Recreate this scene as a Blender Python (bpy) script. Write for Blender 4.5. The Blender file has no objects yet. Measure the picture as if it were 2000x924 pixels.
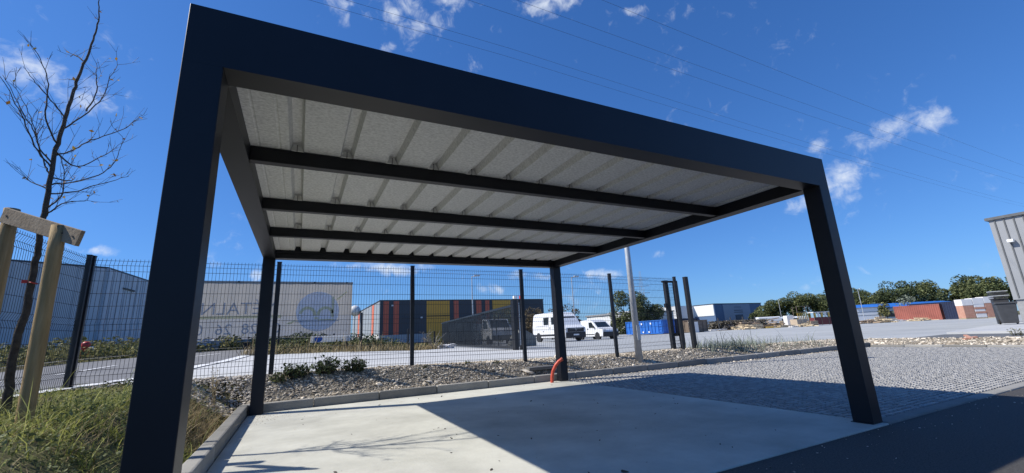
import bpy, bmesh, math, random
import numpy as np
from mathutils import Vector, Matrix

# ------------------------------------------------------------------ camera, sky, sun, exposure
scene = bpy.context.scene
col = scene.collection
RAD = math.radians
CAM = Vector((0.5779, -2.2189, 0.9450))
CR = Vector((0.89575, -0.44201, -0.04747)); CU = Vector((-0.05962, -0.22527, 0.97247)); CF = Vector((0.44053, 0.86826, 0.22814))
cd = bpy.data.cameras.new('camera'); cam = bpy.data.objects.new('camera', cd); col.objects.link(cam)
cam.matrix_world = Matrix(((CR.x, CU.x, -CF.x, CAM.x), (CR.y, CU.y, -CF.y, CAM.y), (CR.z, CU.z, -CF.z, CAM.z), (0, 0, 0, 1)))
cd.sensor_width = 36.0; cd.lens = 14.714; cd.clip_start = 0.05; cd.clip_end = 4000
scene.camera = cam

SUN = Vector((-2.48, .97, 2.6)).normalized()
EXPOSURE = 0.84
world = bpy.data.worlds.new('World'); scene.world = world; world.use_nodes = True
wn = world.node_tree.nodes; wl = world.node_tree.links; wn.clear()
def N(t, nodes=wn, **k):
    n = nodes.new(t)
    for a, b in k.items(): setattr(n, a, b)
    return n
sky = N('ShaderNodeTexSky', sky_type='NISHITA', sun_disc=False)
sky.sun_elevation = math.asin(SUN.z); sky.sun_rotation = math.atan2(SUN.x, SUN.y)
sky.altitude = 0; sky.air_density = 1.0; sky.dust_density = 0.15; sky.ozone_density = 4.0
# the phone's deep blue rendering of the clear sky: one response curve per channel over the whole dome
sep = N('ShaderNodeSeparateColor'); hs = N('ShaderNodeCombineColor'); wl.new(sky.outputs[0], sep.inputs[0])
for i, (gain, gam) in enumerate(((.31, .90), (.64, .79), (1.24, .72))):
    pw = N('ShaderNodeMath', operation='POWER'); wl.new(sep.outputs[i], pw.inputs[0]); pw.inputs[1].default_value = gam
    ml = N('ShaderNodeMath', operation='MULTIPLY'); wl.new(pw.outputs[0], ml.inputs[0]); ml.inputs[1].default_value = gain; wl.new(ml.outputs[0], hs.inputs[i])
tc = N('ShaderNodeTexCoord')
nz = N('ShaderNodeTexNoise'); nz.inputs['Scale'].default_value = 9; nz.inputs['Detail'].default_value = 9; nz.inputs['Roughness'].default_value = .62
nz.inputs['Distortion'].default_value = .35
wl.new(tc.outputs['Generated'], nz.inputs['Vector'])
# each cloud: bearing, height angle, half width, half height (radians), weight
CLOUDS = [(.218, .7046, .075, .05, .9), (.3291, .7399, .06, .022, .8), (.6015, .735, .075, .03, 1.0), (-.4254, .4284, .10, .04, .75), (1.2492, .3172, .085, .030, .95),
          (1.1693, .2546, .075, .036, .95), (.8012, .1616, .026, .014, .9), (.677, .1305, .036, .014, .85), (.2004, .1605, .085, .016, .9), (.4148, .1096, .032, .017, .95),
          (-.3266, .1726, .026, .008, .85), (.8295, .691, .026, .014, .7), (-.0966, .143, .018, .013, .75), (1.1419, .3218, .03, .022, .8), (1.0894, .2237, .036, .014, .8),
          (.5139, .1327, .056, .014, .8), (.0501, .7001, .024, .028, .7), (.1665, .644, .022, .014, .75), (-.9, .35, .16, .05, .7), (-1.6, .22, .2, .04, .8), (2.2, .3, .18, .05, .8),
          (2.9, .5, .2, .08, .7), (-2.4, .4, .2, .07, .8), (1.7, .6, .12, .05, .7), (-.7, .9, .15, .08, .6), (1.9, .14, .12, .02, .8), (-1.1, .12, .12, .02, .8)]
acc = None
wz = N('ShaderNodeTexNoise'); wz.inputs['Scale'].default_value = 14; wz.inputs['Detail'].default_value = 5; wl.new(tc.outputs['Generated'], wz.inputs['Vector'])
ws_ = N('ShaderNodeVectorMath', operation='SUBTRACT'); wl.new(wz.outputs['Color'], ws_.inputs[0]); ws_.inputs[1].default_value = (.5, .5, .5)
wm = N('ShaderNodeVectorMath', operation='MULTIPLY_ADD'); wl.new(ws_.outputs[0], wm.inputs[0]); wm.inputs[1].default_value = (.10, .10, .035); wl.new(tc.outputs['Generated'], wm.inputs[2])
for (az, el, a, b, w_) in CLOUDS:
    mp = N('ShaderNodeMapping', vector_type='TEXTURE')
    mp.inputs['Location'].default_value = (math.sin(az)*math.cos(el), math.cos(az)*math.cos(el), math.sin(el))
    mp.inputs['Rotation'].default_value = (el, 0, -az)
    mp.inputs['Scale'].default_value = (a, 1.0, b)
    wl.new(wm.outputs[0], mp.inputs['Vector'])
    ln = N('ShaderNodeVectorMath', operation='LENGTH'); wl.new(mp.outputs[0], ln.inputs[0])
    mr = N('ShaderNodeMapRange', interpolation_type='SMOOTHERSTEP')
    mr.inputs['From Min'].default_value = 0; mr.inputs['From Max'].default_value = 1.75; mr.inputs['To Min'].default_value = w_; mr.inputs['To Max'].default_value = 0
    wl.new(ln.outputs['Value'], mr.inputs['Value'])
    if acc is None: acc = mr.outputs[0]
    else:
        mx = N('ShaderNodeMath', operation='MAXIMUM'); wl.new(acc, mx.inputs[0]); wl.new(mr.outputs[0], mx.inputs[1]); acc = mx.outputs[0]
nz2 = N('ShaderNodeTexNoise'); nz2.inputs['Scale'].default_value = 34; nz2.inputs['Detail'].default_value = 6; nz2.inputs['Roughness'].default_value = .6; nz2.inputs['Distortion'].default_value = .6
wl.new(tc.outputs['Generated'], nz2.inputs['Vector'])
nm = N('ShaderNodeMix'); nm.inputs['Factor'].default_value = .45; wl.new(nz.outputs['Fac'], nm.inputs['A']); wl.new(nz2.outputs['Fac'], nm.inputs['B'])
ad = N('ShaderNodeMath', operation='MULTIPLY_ADD'); wl.new(acc, ad.inputs[0]); ad.inputs[1].default_value = .55
nc = N('ShaderNodeMath', operation='MULTIPLY_ADD'); wl.new(nm.outputs[0], nc.inputs[0]); nc.inputs[1].default_value = 2.4; nc.inputs[2].default_value = -.75; wl.new(nc.outputs[0], ad.inputs[2])
cm = N('ShaderNodeMapRange', interpolation_type='SMOOTHSTEP'); cm.inputs['From Min'].default_value = .62; cm.inputs['From Max'].default_value = 1.35
cm.inputs['To Max'].default_value = .85
wl.new(ad.outputs[0], cm.inputs['Value'])
mixc = N('ShaderNodeMix', data_type='RGBA'); wl.new(cm.outputs[0], mixc.inputs['Factor'])
wl.new(hs.outputs[0], mixc.inputs[6]); mixc.inputs[7].default_value = (4.6, 5.0, 5.6, 1)
bg = N('ShaderNodeBackground'); bg.inputs['Strength'].default_value = .10
wl.new(mixc.outputs[2], bg.inputs['Color'])
wo = N('ShaderNodeOutputWorld'); wl.new(bg.outputs[0], wo.inputs['Surface'])

sd = bpy.data.lights.new('sun', 'SUN'); sun = bpy.data.objects.new('sun', sd); col.objects.link(sun)
sd.energy = 3.35; sd.angle = RAD(.55); sd.color = (1.0, .95, .86)
sun.rotation_euler = SUN.to_track_quat('Z', 'Y').to_euler(); sun.location = (-20, 10, 30)

vs = scene.view_settings; vs.view_transform = 'Standard'; vs.look = 'None'; vs.exposure = EXPOSURE; vs.gamma = 1; vs.use_curve_mapping = False
scene.render.engine = 'CYCLES'; scene.cycles.use_denoising = True; scene.cycles.max_bounces = 8; scene.cycles.diffuse_bounces = 5
scene.cycles.transparent_max_bounces = 16; scene.cycles.sample_clamp_indirect = 8

rnd = random.Random(7); rng = np.random.default_rng(7)

# ------------------------------------------------------------------ terrain
def sm(a, b, x):
    t = np.clip((x-a)/(b-a), 0, 1); return t*t*(3-2*t)
def terr(x, y):
    x = np.asarray(x, float); y = np.asarray(y, float)
    base = np.interp(x, [-3, 0, 2.6, 5, 7.5, 10, 18, 40, 100], [.47, .45, .42, .37, .32, .31, .20, .03, 0.])
    s = np.interp(x, [-4, 2, 5, 9], [.045, .035, .01, 0.])
    m = np.maximum(np.maximum(sm(5.45, 6.4, y), sm(.12, 1.0, -x)), sm(17.6, 19, x))
    return m*base + s*np.clip(y-9, 0, 11) + .4*s*np.clip(y-20, 0, 60)
def T(x, y): return float(terr(x, y))
def far(px, d):
    """ground position at a bearing from the forecourt, d metres along the view axis"""
    k = (px-1000)/817.4; v = (462-653.8+.0488*(px-1000))/817.4
    return CAM.x + d*(.44053+.89575*k-.05962*v), CAM.y + d*(.86826-.44201*k-.22527*v)

# ------------------------------------------------------------------ materials
def lin(r, g, b):
    f = lambda c: (c/255/12.92) if c/255 <= .04045 else ((c/255+.055)/1.055)**2.4
    return (f(r), f(g), f(b))
MATS = {}
def mat(name, c, c2=None, rough=.6, metal=0., scale=6., var=.18, bump=0., bscale=80., island=0., trans=0., spec=.5, detail=6, stretch=None, coat=0., grime=0.):
    if name in MATS: return MATS[name]
    m = bpy.data.materials.new(name); m.use_nodes = True; nt = m.node_tree; nn = nt.nodes; L = nt.links
    b = nn['Principled BSDF']; b.inputs['Roughness'].default_value = rough; b.inputs['Metallic'].default_value = metal
    b.inputs['Specular IOR Level'].default_value = spec; b.inputs['Coat Weight'].default_value = coat
    t = nn.new('ShaderNodeTexCoord'); vec = t.outputs['Object']
    if stretch:
        mp = nn.new('ShaderNodeMapping'); mp.inputs['Scale'].default_value = stretch; L.new(vec, mp.inputs['Vector']); vec = mp.outputs[0]
    n = nn.new('ShaderNodeTexNoise'); n.inputs['Scale'].default_value = scale; n.inputs['Detail'].default_value = detail; n.inputs['Roughness'].default_value = .62
    L.new(vec, n.inputs['Vector'])
    if c2 is None:
        ca = tuple(v*(1-var) for v in c); cb = tuple(min(1, v*(1+var)) for v in c)
    else: ca, cb = c, c2
    mr = nn.new('ShaderNodeMapRange'); mr.inputs['From Min'].default_value = .3; mr.inputs['From Max'].default_value = .7; L.new(n.outputs['Fac'], mr.inputs['Value'])
    fac = mr.outputs[0]
    mx = nn.new('ShaderNodeMix'); mx.data_type = 'RGBA'; L.new(fac, mx.inputs['Factor']); mx.inputs[6].default_value = (*ca, 1); mx.inputs[7].default_value = (*cb, 1)
    out = mx.outputs[2]
    if grime:
        g = nn.new('ShaderNodeTexNoise'); g.inputs['Scale'].default_value = scale*.22; g.inputs['Detail'].default_value = 8; g.inputs['Roughness'].default_value = .7; L.new(vec, g.inputs['Vector'])
        gr = nn.new('ShaderNodeMapRange'); gr.inputs['From Min'].default_value = .42; gr.inputs['From Max'].default_value = .68; gr.inputs['To Min'].default_value = 1; gr.inputs['To Max'].default_value = 1-grime
        L.new(g.outputs['Fac'], gr.inputs['Value'])
        mm = nn.new('ShaderNodeVectorMath'); mm.operation = 'SCALE'; L.new(out, mm.inputs[0]); L.new(gr.outputs[0], mm.inputs['Scale']); out = mm.outputs[0]
    if island:
        ge = nn.new('ShaderNodeNewGeometry'); oi = nn.new('ShaderNodeObjectInfo')
        a1 = nn.new('ShaderNodeMath'); a1.operation = 'ADD'; L.new(ge.outputs['Random Per Island'], a1.inputs[0]); L.new(oi.outputs['Random'], a1.inputs[1])
        fr = nn.new('ShaderNodeMath'); fr.operation = 'FRACT'; L.new(a1.outputs[0], fr.inputs[0])
        m2 = nn.new('ShaderNodeMapRange'); m2.inputs['To Min'].default_value = 1-island; m2.inputs['To Max'].default_value = 1+island; L.new(fr.outputs[0], m2.inputs['Value'])
        mm = nn.new('ShaderNodeVectorMath'); mm.operation = 'SCALE'; L.new(out, mm.inputs[0]); L.new(m2.outputs[0], mm.inputs['Scale']); out = mm.outputs[0]
        if c2 is not None:
            L.new(fr.outputs[0], mx.inputs['Factor'])
    L.new(out, b.inputs['Base Color'])
    if bump:
        n2 = nn.new('ShaderNodeTexNoise'); n2.inputs['Scale'].default_value = bscale; n2.inputs['Detail'].default_value = 5; L.new(vec, n2.inputs['Vector'])
        bp = nn.new('ShaderNodeBump'); bp.inputs['Strength'].default_value = bump; bp.inputs['Distance'].default_value = .01; L.new(n2.outputs['Fac'], bp.inputs['Height']); L.new(bp.outputs[0], b.inputs['Normal'])
    if trans:
        tr = nn.new('ShaderNodeBsdfTranslucent'); L.new(out, tr.inputs['Color'])
        ms = nn.new('ShaderNodeMixShader'); ms.inputs[0].default_value = trans; L.new(b.outputs[0], ms.inputs[1]); L.new(tr.outputs[0], ms.inputs[2]); L.new(ms.outputs[0], nn['Material Output'].inputs['Surface'])
    MATS[name] = m; return m

M_BLACK = mat('black_powder_coat', (.0065, .0075, .012), rough=.46, var=.25, scale=2.2, bump=.03, bscale=400, spec=.36)
M_FLEECE = mat('grey_fleece', (.47, .475, .475), (.80, .805, .80), rough=.95, scale=44, bump=.3, bscale=220, detail=10, spec=.1, stretch=(1, 1.6, 1))
M_ZINC = mat('zinc', (.45, .46, .47), rough=.4, metal=.8)
M_CONC = mat('slab_concrete', (.47, .465, .41), (.60, .595, .53), rough=.85, scale=1.6, bump=.22, bscale=45, detail=14, spec=.25, grime=.32)
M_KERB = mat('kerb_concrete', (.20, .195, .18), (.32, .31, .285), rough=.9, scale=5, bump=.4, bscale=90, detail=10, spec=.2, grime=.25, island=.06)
M_ASPH = mat('asphalt', (.036, .033, .032), (.10, .095, .09), rough=.85, scale=90, bump=.8, bscale=140, detail=8, spec=.3)
M_ROAD = mat('road_asphalt', (.15, .15, .155), (.20, .20, .20), rough=.85, scale=1.2, bump=.4, bscale=60, spec=.25)
M_YARD = mat('yard_concrete', (.33, .345, .35), (.41, .42, .42), rough=.85, scale=.16, bump=.2, bscale=20, spec=.2, grime=.12, stretch=(1, 2.2, 1))
M_DRIVE = mat('drive_concrete', (.47, .475, .465), (.57, .57, .56), rough=.85, scale=.5, bump=.2, bscale=30, spec=.2, grime=.12)
M_DASPH = mat('dark_asphalt', (.13, .135, .14), rough=.85, scale=2, bump=.3, spec=.25)
M_PAVER = mat('paver_stone', (.31, .305, .295), (.38, .372, .355), rough=.9, island=.09, scale=30, bump=.7, bscale=120, spec=.2)
M_PAVBED = mat('paver_bed', (.13, .125, .115), rough=.95, scale=60, bump=.7, bscale=120, spec=.1)
M_EARTH = mat('earth', (.10, .085, .055), (.12, .125, .055), rough=.95, scale=1.5, bump=.8, bscale=14, spec=.1, detail=10)
M_BED = mat('gravel_bed', (.16, .14, .11), (.30, .27, .22), rough=.95, scale=26, bump=.9, bscale=40, spec=.1, detail=9)
M_STONE = mat('gravel_stone', (.23, .185, .135), (.66, .59, .48), rough=.85, island=.3, spec=.25)
M_GRASS = mat('grass_blade', (.13, .165, .03), (.44, .44, .13), rough=.6, island=.3, trans=.35, spec=.3)
M_STRAW = mat('dry_straw', (.24, .17, .085), (.48, .39, .22), rough=.8, island=.3, trans=.2, spec=.2)
M_SCRUB = mat('scrub_leaf', (.07, .09, .03), (.25, .23, .10), rough=.8, island=.35, trans=.2, spec=.2)
M_LEAFD = mat('leaf_dark', (.045, .068, .03), (.14, .165, .07), rough=.65, island=.35, trans=.25, spec=.3)  # lightened, haze over the far trees is put into the leaf colour
M_LEAFM = mat('leaf_mid', (.07, .095, .038), (.20, .215, .09), rough=.65, island=.35, trans=.25, spec=.3)  # lightened likewise to stand in for haze on the tree belt
M_LEAFR = mat('leaf_reddish', (.07, .055, .035), (.18, .14, .08), rough=.7, island=.4, trans=.2, spec=.3)
M_LEAFS = mat('leaf_silver', (.16, .19, .14), (.30, .33, .26), rough=.7, island=.3, trans=.2, spec=.3)
M_LEAFO = mat('leaf_orange', (.30, .15, .03), (.42, .30, .05), rough=.6, island=.3, trans=.3, spec=.3)
M_BARK = mat('bark', (.045, .036, .030), (.10, .085, .07), rough=.9, scale=22, bump=.8, bscale=60, spec=.2)
M_TWIG = mat('twig', (.06, .045, .038), rough=.7, var=.3, spec=.3)
M_STAKE = mat('stake_wood', (.27, .185, .085), (.44, .32, .17), rough=.85, scale=5, bump=.5, bscale=40, stretch=(6, 6, .5), spec=.2, grime=.2)
M_BOARD = mat('board_wood', (.22, .17, .12), (.34, .28, .21), rough=.85, scale=6, bump=.4, bscale=40, spec=.2)
M_FPOST = mat('fence_post_black', (.010, .011, .014), rough=.45, var=.15)
M_WIRE = mat('fence_wire', (.012, .014, .016), rough=.4, var=.1)
M_GALV = mat('galvanised', (.46, .48, .50), rough=.5, metal=.35, scale=9, var=.16, bump=.1)
M_CONDUIT = mat('conduit_red', (.55, .075, .040), rough=.5, var=.12)
M_WHITE = mat('white_paint', (.78, .79, .80), rough=.3, var=.03, coat=.3)
M_BLKPL = mat('black_plastic', (.02, .021, .024), rough=.55)
M_TYRE = mat('tyre', (.018, .018, .018), rough=.85)
M_RIM = mat('rim', (.45, .46, .47), rough=.4, metal=.5)
M_GLASS = mat('dark_glass', (.02, .028, .034), rough=.06, spec=.7, var=.05)
M_LAMP = mat('headlamp', (.55, .57, .6), rough=.12, spec=.8)
M_TARP = mat('tarp', (.53, .485, .43), (.59, .54, .48), rough=.6, scale=1.4, trans=.6, bump=.15, bscale=4)
M_TARPL = mat('tarp_lower', (.49, .475, .46), (.55, .53, .515), rough=.6, scale=1.4, trans=.6)
M_PRINT = mat('tarp_print_grey', (.70, .70, .72), rough=.6, var=.06, trans=.6)
M_PRINTB = mat('tarp_print_blue', (.86, .89, .95), rough=.6, var=.04, trans=.6)
M_PRINTY = mat('tarp_print_cream', (.92, .88, .66), rough=.6, var=.03, trans=.6)
M_STEEL = mat('dark_steel', (.035, .036, .04), rough=.6)
M_CLAD = mat('grey_blue_cladding', (.50, .52, .55), rough=.5, scale=.4, var=.07)
M_CLADN = mat('charcoal_cladding', (.045, .052, .066), rough=.5, scale=.4, var=.08)
M_RED = mat('brick_red_cladding', (.62, .13, .07), rough=.55, var=.08)
M_OCHRE = mat('ochre_cladding', (.74, .37, .05), rough=.55, var=.08)
M_PLINTH = mat('grey_plinth', (.35, .37, .40), rough=.8, var=.1)
M_LGREY = mat('light_grey_cladding', (.27, .28, .295), rough=.5, scale=.6, var=.05)
M_SEAM = mat('cladding_groove', (.10, .105, .11), rough=.6)
M_BLOCK = mat('grey_block', (.27, .275, .28), rough=.9, scale=5, var=.15, bump=.3)
M_BLUE = mat('blue_paint', (.025, .14, .50), (.03, .18, .60), rough=.45, scale=1.2, grime=.15)
M_NAVY = mat('navy_shaded_paint', (.014, .022, .055), rough=.5, var=.12)  # navy, darkened so the containers' shade sits in the paint colour
M_RUST = mat('rust_red_paint', (.36, .115, .085), (.29, .09, .065), rough=.6, scale=1.2, grime=.2)
M_BROWN = mat('rusty_brown', (.16, .12, .09), (.24, .19, .15), rough=.8, scale=2, grime=.3)
M_WOODP = mat('pale_wood', (.48, .38, .24), (.66, .55, .38), rough=.85, scale=3, island=.2)
M_WOODB = mat('weathered_wood', (.16, .115, .085), (.40, .31, .22), rough=.9, scale=3, island=.35)
M_MAROON = mat('maroon_paint', (.14, .028, .03), rough=.6)
M_YELLOW = mat('yellow_paint', (.60, .40, .08), rough=.6)
M_WRAP = mat('white_wrap', (.70, .68, .66), (.80, .78, .76), rough=.4, scale=2)
M_BRICK = mat('brick_pack', (.42, .20, .14), (.52, .30, .22), rough=.9, scale=3)
M_BIN = mat('bin_grey', (.045, .047, .052), rough=.5)
M_BLUEB = mat('blue_cladding', (.09, .15, .27), rough=.5, var=.06)
M_SIGNW = mat('sign_white', (.78, .79, .80), rough=.4, var=.03)
M_SIGNB = mat('sign_blue', (.02, .12, .45), rough=.4, var=.03)
M_SIGNT = mat('sign_sheet', (.85, .85, .85), rough=.4, var=.03, trans=.6)
M_PAINTW = mat('road_paint', (.70, .70, .69), rough=.7, scale=9, var=.15)
M_REDP = mat('red_paint', (.50, .035, .03), rough=.45)
M_BRWALL = mat('dark_heap', (.045, .042, .04), rough=.9, var=.4)

# ------------------------------------------------------------------ mesh helpers
class MB:
    def __init__(s): s.v = []; s.f = []
    def add(s, vs_, fs):
        o = len(s.v); s.v += [tuple(v) for v in vs_]; s.f += [tuple(i+o for i in f) for f in fs]; return s
    def box(s, x0, x1, y0, y1, z0, z1):
        return s.add([(x0, y0, z0), (x1, y0, z0), (x1, y1, z0), (x0, y1, z0), (x0, y0, z1), (x1, y0, z1), (x1, y1, z1), (x0, y1, z1)],
                     [(3, 2, 1, 0), (4, 5, 6, 7), (0, 1, 5, 4), (1, 2, 6, 5), (2, 3, 7, 6), (3, 0, 4, 7)])
    def bar(s, a, b, w, h):
        a = Vector(a); b = Vector(b); d = (b-a).normalized(); up = Vector((0, 0, 1)) if abs(d.z) < .95 else Vector((0, 1, 0))
        r = d.cross(up).normalized()*w/2; u = r.cross(d).normalized()*h/2
        q = [a-r-u, a+r-u, a+r+u, a-r+u, b-r-u, b+r-u, b+r+u, b-r+u]
        return s.add(q, [(0, 1, 2, 3), (7, 6, 5, 4), (0, 4, 5, 1), (1, 5, 6, 2), (2, 6, 7, 3), (3, 7, 4, 0)])
    def tube(s, pts, rad, n=8, caps=True):
        pts = [Vector(p) for p in pts]; k = len(pts)
        if not hasattr(rad, '__len__'): rad = [rad]*k
        rings = []; pr = None
        for i, p in enumerate(pts):
            d = (pts[min(i+1, k-1)]-pts[max(i-1, 0)]).normalized()
            if pr is None:
                r = d.cross(Vector((0, 0, 1)) if abs(d.z) < .9 else Vector((0, 1, 0))).normalized()
            else:
                r = (pr-d*pr.dot(d)).normalized()
            pr = r; u = d.cross(r)
            rings.append([p+(r*math.cos(2*math.pi*j/n)+u*math.sin(2*math.pi*j/n))*rad[i] for j in range(n)])
        f = []
        for i in range(k-1):
            for j in range(n): f.append((i*n+j, i*n+(j+1) % n, (i+1)*n+(j+1) % n, (i+1)*n+j))
        if caps: f.append(tuple(reversed(range(n)))); f.append(tuple((k-1)*n+j for j in range(n)))
        return s.add([q for r in rings for q in r], f)
    def prism(s, poly, y0, y1, axis='y'):
        n = len(poly); mk = {'y': lambda a, b, t: (a, t, b), 'x': lambda a, b, t: (t, a, b), 'z': lambda a, b, t: (a, b, t)}[axis]
        vs_ = [mk(a, b, y0) for a, b in poly]+[mk(a, b, y1) for a, b in poly]
        return s.add(vs_, [tuple(range(n)), tuple(reversed(range(n, 2*n)))]+[(i, i+n, (i+1) % n+n, (i+1) % n) for i in range(n)])
    def build(s, name, m, parent=None, bevel=0., smooth=False, fix=True, seg=2, axis=None):
        me = bpy.data.meshes.new(name); me.from_pydata(s.v, [], s.f)
        if fix or bevel:
            bm = bmesh.new(); bm.from_mesh(me); bmesh.ops.recalc_face_normals(bm, faces=bm.faces)
            if bevel: bmesh.ops.bevel(bm, geom=[e for e in bm.edges if e.is_manifold and e.calc_face_angle(0) > .4 and (axis is None or abs((e.verts[0].co-e.verts[1].co).normalized()[axis]) > .9)], offset=bevel, segments=seg, affect='EDGES', profile=.5)
            bm.to_mesh(me); bm.free()
        if smooth:
            for p in me.polygons: p.use_smooth = True
        return link(name, me, m, parent)
def link(name, me, m, parent=None):
    o = bpy.data.objects.new(name, me); col.objects.link(o)
    if m is not None and not me.materials: me.materials.append(m)
    if parent: o.parent = parent
    return o
def npmesh(name, V, F, m, parent=None, smooth=False):
    V = np.asarray(V, np.float32).reshape(-1, 3); F = np.asarray(F, np.int32); k = F.shape[1]
    me = bpy.data.meshes.new(name); me.vertices.add(len(V)); me.vertices.foreach_set('co', V.ravel())
    me.loops.add(F.size); me.loops.foreach_set('vertex_index', F.ravel())
    me.polygons.add(len(F)); me.polygons.foreach_set('loop_start', np.arange(len(F), dtype=np.int32)*k)
    me.update(calc_edges=True); me.validate()
    (me.shade_smooth if smooth else me.shade_flat)()
    return link(name, me, m, parent)
def tag(o, label, cat, group=None):
    o['label'] = label; o['category'] = cat
    if group: o['group'] = group
    return o
def struct(o, label=None, cat=None):
    o['kind'] = 'structure'
    if label: o['label'] = label; o['category'] = cat
    return o
def stuff(o, label=None, cat=None):
    o['kind'] = 'stuff'
    if label: o['label'] = label; o['category'] = cat
    return o
def thing(name, label, cat, loc=(0, 0, 0), rz=0, group=None):
    o = bpy.data.objects.new(name, None); col.objects.link(o); o.location = loc; o.rotation_euler = (0, 0, rz); o.empty_display_size = .2
    return tag(o, label, cat, group)
def copy_tree(o, parent=None):
    c = o.copy(); col.objects.link(c); c.parent = parent
    for ch in list(o.children): copy_tree(ch, c)
    return c
def sheet(name, xs, yf, m, off, ny=8):
    """ground sheet over x stations; yf(x) -> (y0, y1)"""
    V = []; F = []
    for i, x in enumerate(xs):
        y0, y1 = yf(x)
        for j in range(ny+1):
            y = y0+(y1-y0)*j/ny; V.append((x, y, T(x, y)+off))
    for i in range(len(xs)-1):
        for j in range(ny): a = i*(ny+1)+j; F.append((a, a+ny+1, a+ny+2, a+1))
    return struct(npmesh(name, V, F, m))
def strip(name, A, B, m, off, nb=6, sub=4):
    """ground sheet between two polylines"""
    V = []; F = []; k = (len(A)-1)*sub+1
    for i in range(k):
        t = i/sub; q = min(int(t), len(A)-2); f = t-q
        a = Vector(A[q]).lerp(Vector(A[q+1]), f); b = Vector(B[q]).lerp(Vector(B[q+1]), f)
        for j in range(nb+1):
            p = a.lerp(b, j/nb); V.append((p.x, p.y, T(p.x, p.y)+off))
    for i in range(k-1):
        for j in range(nb): a = i*(nb+1)+j; F.append((a, a+nb+1, a+nb+2, a+1))
    return struct(npmesh(name, V, F, m))
def scatter(name, base_v, base_f, P, S, m, rot3=True, tilt=None, smooth=False, parent=None):
    """many small copies of one shape joined into one mesh; P (n,3), S (n,3)"""
    n = len(P); bv = np.asarray(base_v, float)
    a = rng.uniform(0, 2*np.pi, n); t = rng.normal(0, .35, n) if tilt is None else rng.normal(0, tilt, n)
    b = rng.uniform(0, 2*np.pi, n)
    V = bv[None]*S[:, None, :]*(1+rng.normal(0, .10, (n, len(bv), 1)) if rot3 else 1)
    ca, sa = np.cos(b)[:, None], np.sin(b)[:, None]
    x, y, z = V[..., 0], V[..., 1], V[..., 2]
    x, y = x*ca-y*sa, x*sa+y*ca
    ct, st = np.cos(t)[:, None], np.sin(t)[:, None]
    y, z = y*ct-z*st, y*st+z*ct
    ca, sa = np.cos(a)[:, None], np.sin(a)[:, None]
    x, y = x*ca-y*sa, x*sa+y*ca
    V = np.stack([x, y, z], -1)+P[:, None, :]
    F = (np.asarray(base_f)[None]+(np.arange(n)*len(bv))[:, None, None]).reshape(-1, len(base_f[0]))
    return npmesh(name, V, F, m, parent, smooth)
ph = (1+5**.5)/2
ICO_V = np.array([(-1, ph, 0), (1, ph, 0), (-1, -ph, 0), (1, -ph, 0), (0, -1, ph), (0, 1, ph), (0, -1, -ph), (0, 1, -ph), (ph, 0, -1), (ph, 0, 1), (-ph, 0, -1), (-ph, 0, 1)])/math.sqrt(1+ph*ph)
ICO_F = [(0, 11, 5), (0, 5, 1), (0, 1, 7), (0, 7, 10), (0, 10, 11), (1, 5, 9), (5, 11, 4), (11, 10, 2), (10, 7, 6), (7, 1, 8), (3, 9, 4), (3, 4, 2), (3, 2, 6), (3, 6, 8), (3, 8, 9), (4, 9, 5), (2, 4, 11), (6, 2, 10), (8, 6, 7), (9, 8, 1)]
def blades(name, P, H, Wd, m, lean=.5, parent=None):
    """grass blades: curved three-step strips"""
    n = len(P); a = rng.uniform(0, 2*np.pi, n); ln = np.abs(rng.normal(lean, lean*.5, n))*H
    dx, dy = np.cos(a), np.sin(a); wx, wy = -dy*Wd/2, dx*Wd/2
    def pt(t, s, side): return np.stack([P[:, 0]+dx*ln*t*t+wx*s*side, P[:, 1]+dy*ln*t*t+wy*s*side, P[:, 2]+H*(t-.25*t*t*np.minimum(1, ln/H))], -1)
    V = np.stack([pt(0, 1, -1), pt(0, 1, 1), pt(.4, .9, -1), pt(.4, .9, 1), pt(.75, .6, -1), pt(.75, .6, 1), pt(1, .0, 0)], 1)
    f = np.array([(0, 1, 3), (0, 3, 2), (2, 3, 5), (2, 5, 4), (4, 5, 6)])
    F = (f[None]+(np.arange(n)*7)[:, None, None]).reshape(-1, 3)
    return npmesh(name, V, F, m, parent)
LEAF_V = np.array([(-.5, 0, 0), (0, -.28, .05), (.5, 0, 0), (0, .28, .05)]); LEAF_F = [(0, 1, 2), (0, 2, 3)]
def leaves(name, P, size, m, parent=None):
    n = len(P); S = np.repeat((size*rng.uniform(.6, 1.35, n))[:, None], 3, 1)
    return scatter(name, LEAF_V, LEAF_F, P, S, m, rot3=False, tilt=1.1, parent=parent)
def circle(n, r, cx=0, cz=0, a0=0., a1=2*math.pi):
    return [(cx+r*math.cos(a0+(a1-a0)*i/n), cz+r*math.sin(a0+(a1-a0)*i/n)) for i in range(n)]

# ================================================================== THE SETTING
gx = np.unique(np.concatenate([-np.geomspace(6, 600, 26)[::-1], np.arange(-6, 20, .3), np.geomspace(20, 900, 40)]))
gy = np.unique(np.concatenate([-np.geomspace(4, 80, 12)[::-1], np.arange(-4, 9, .3), np.geomspace(9, 900, 50)]))
GX, GY = np.meshgrid(gx, gy, indexing='ij'); GZ = terr(GX, GY)-.035
ii = np.arange(len(gx)-1)[:, None]*len(gy)+np.arange(len(gy)-1)[None]
struct(npmesh('ground', np.stack([GX, GY, GZ], -1), np.stack([ii, ii+len(gy), ii+len(gy)+1, ii+1], -1).reshape(-1, 4), M_EARTH, smooth=True))

SX0, SX1, SY0, SY1 = -.02, 5.42, -.05, 5.36
struct(MB().box(SX0, SX1, SY0, SY1, -.12, 0).build('concrete_slab', M_CONC, bevel=.006))
sheet('asphalt_lane', list(np.linspace(-.16, 17.4, 30))+list(np.linspace(18, 26, 12)), lambda x: (-30, -.052), M_ASPH, -.012, ny=20)

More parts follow.
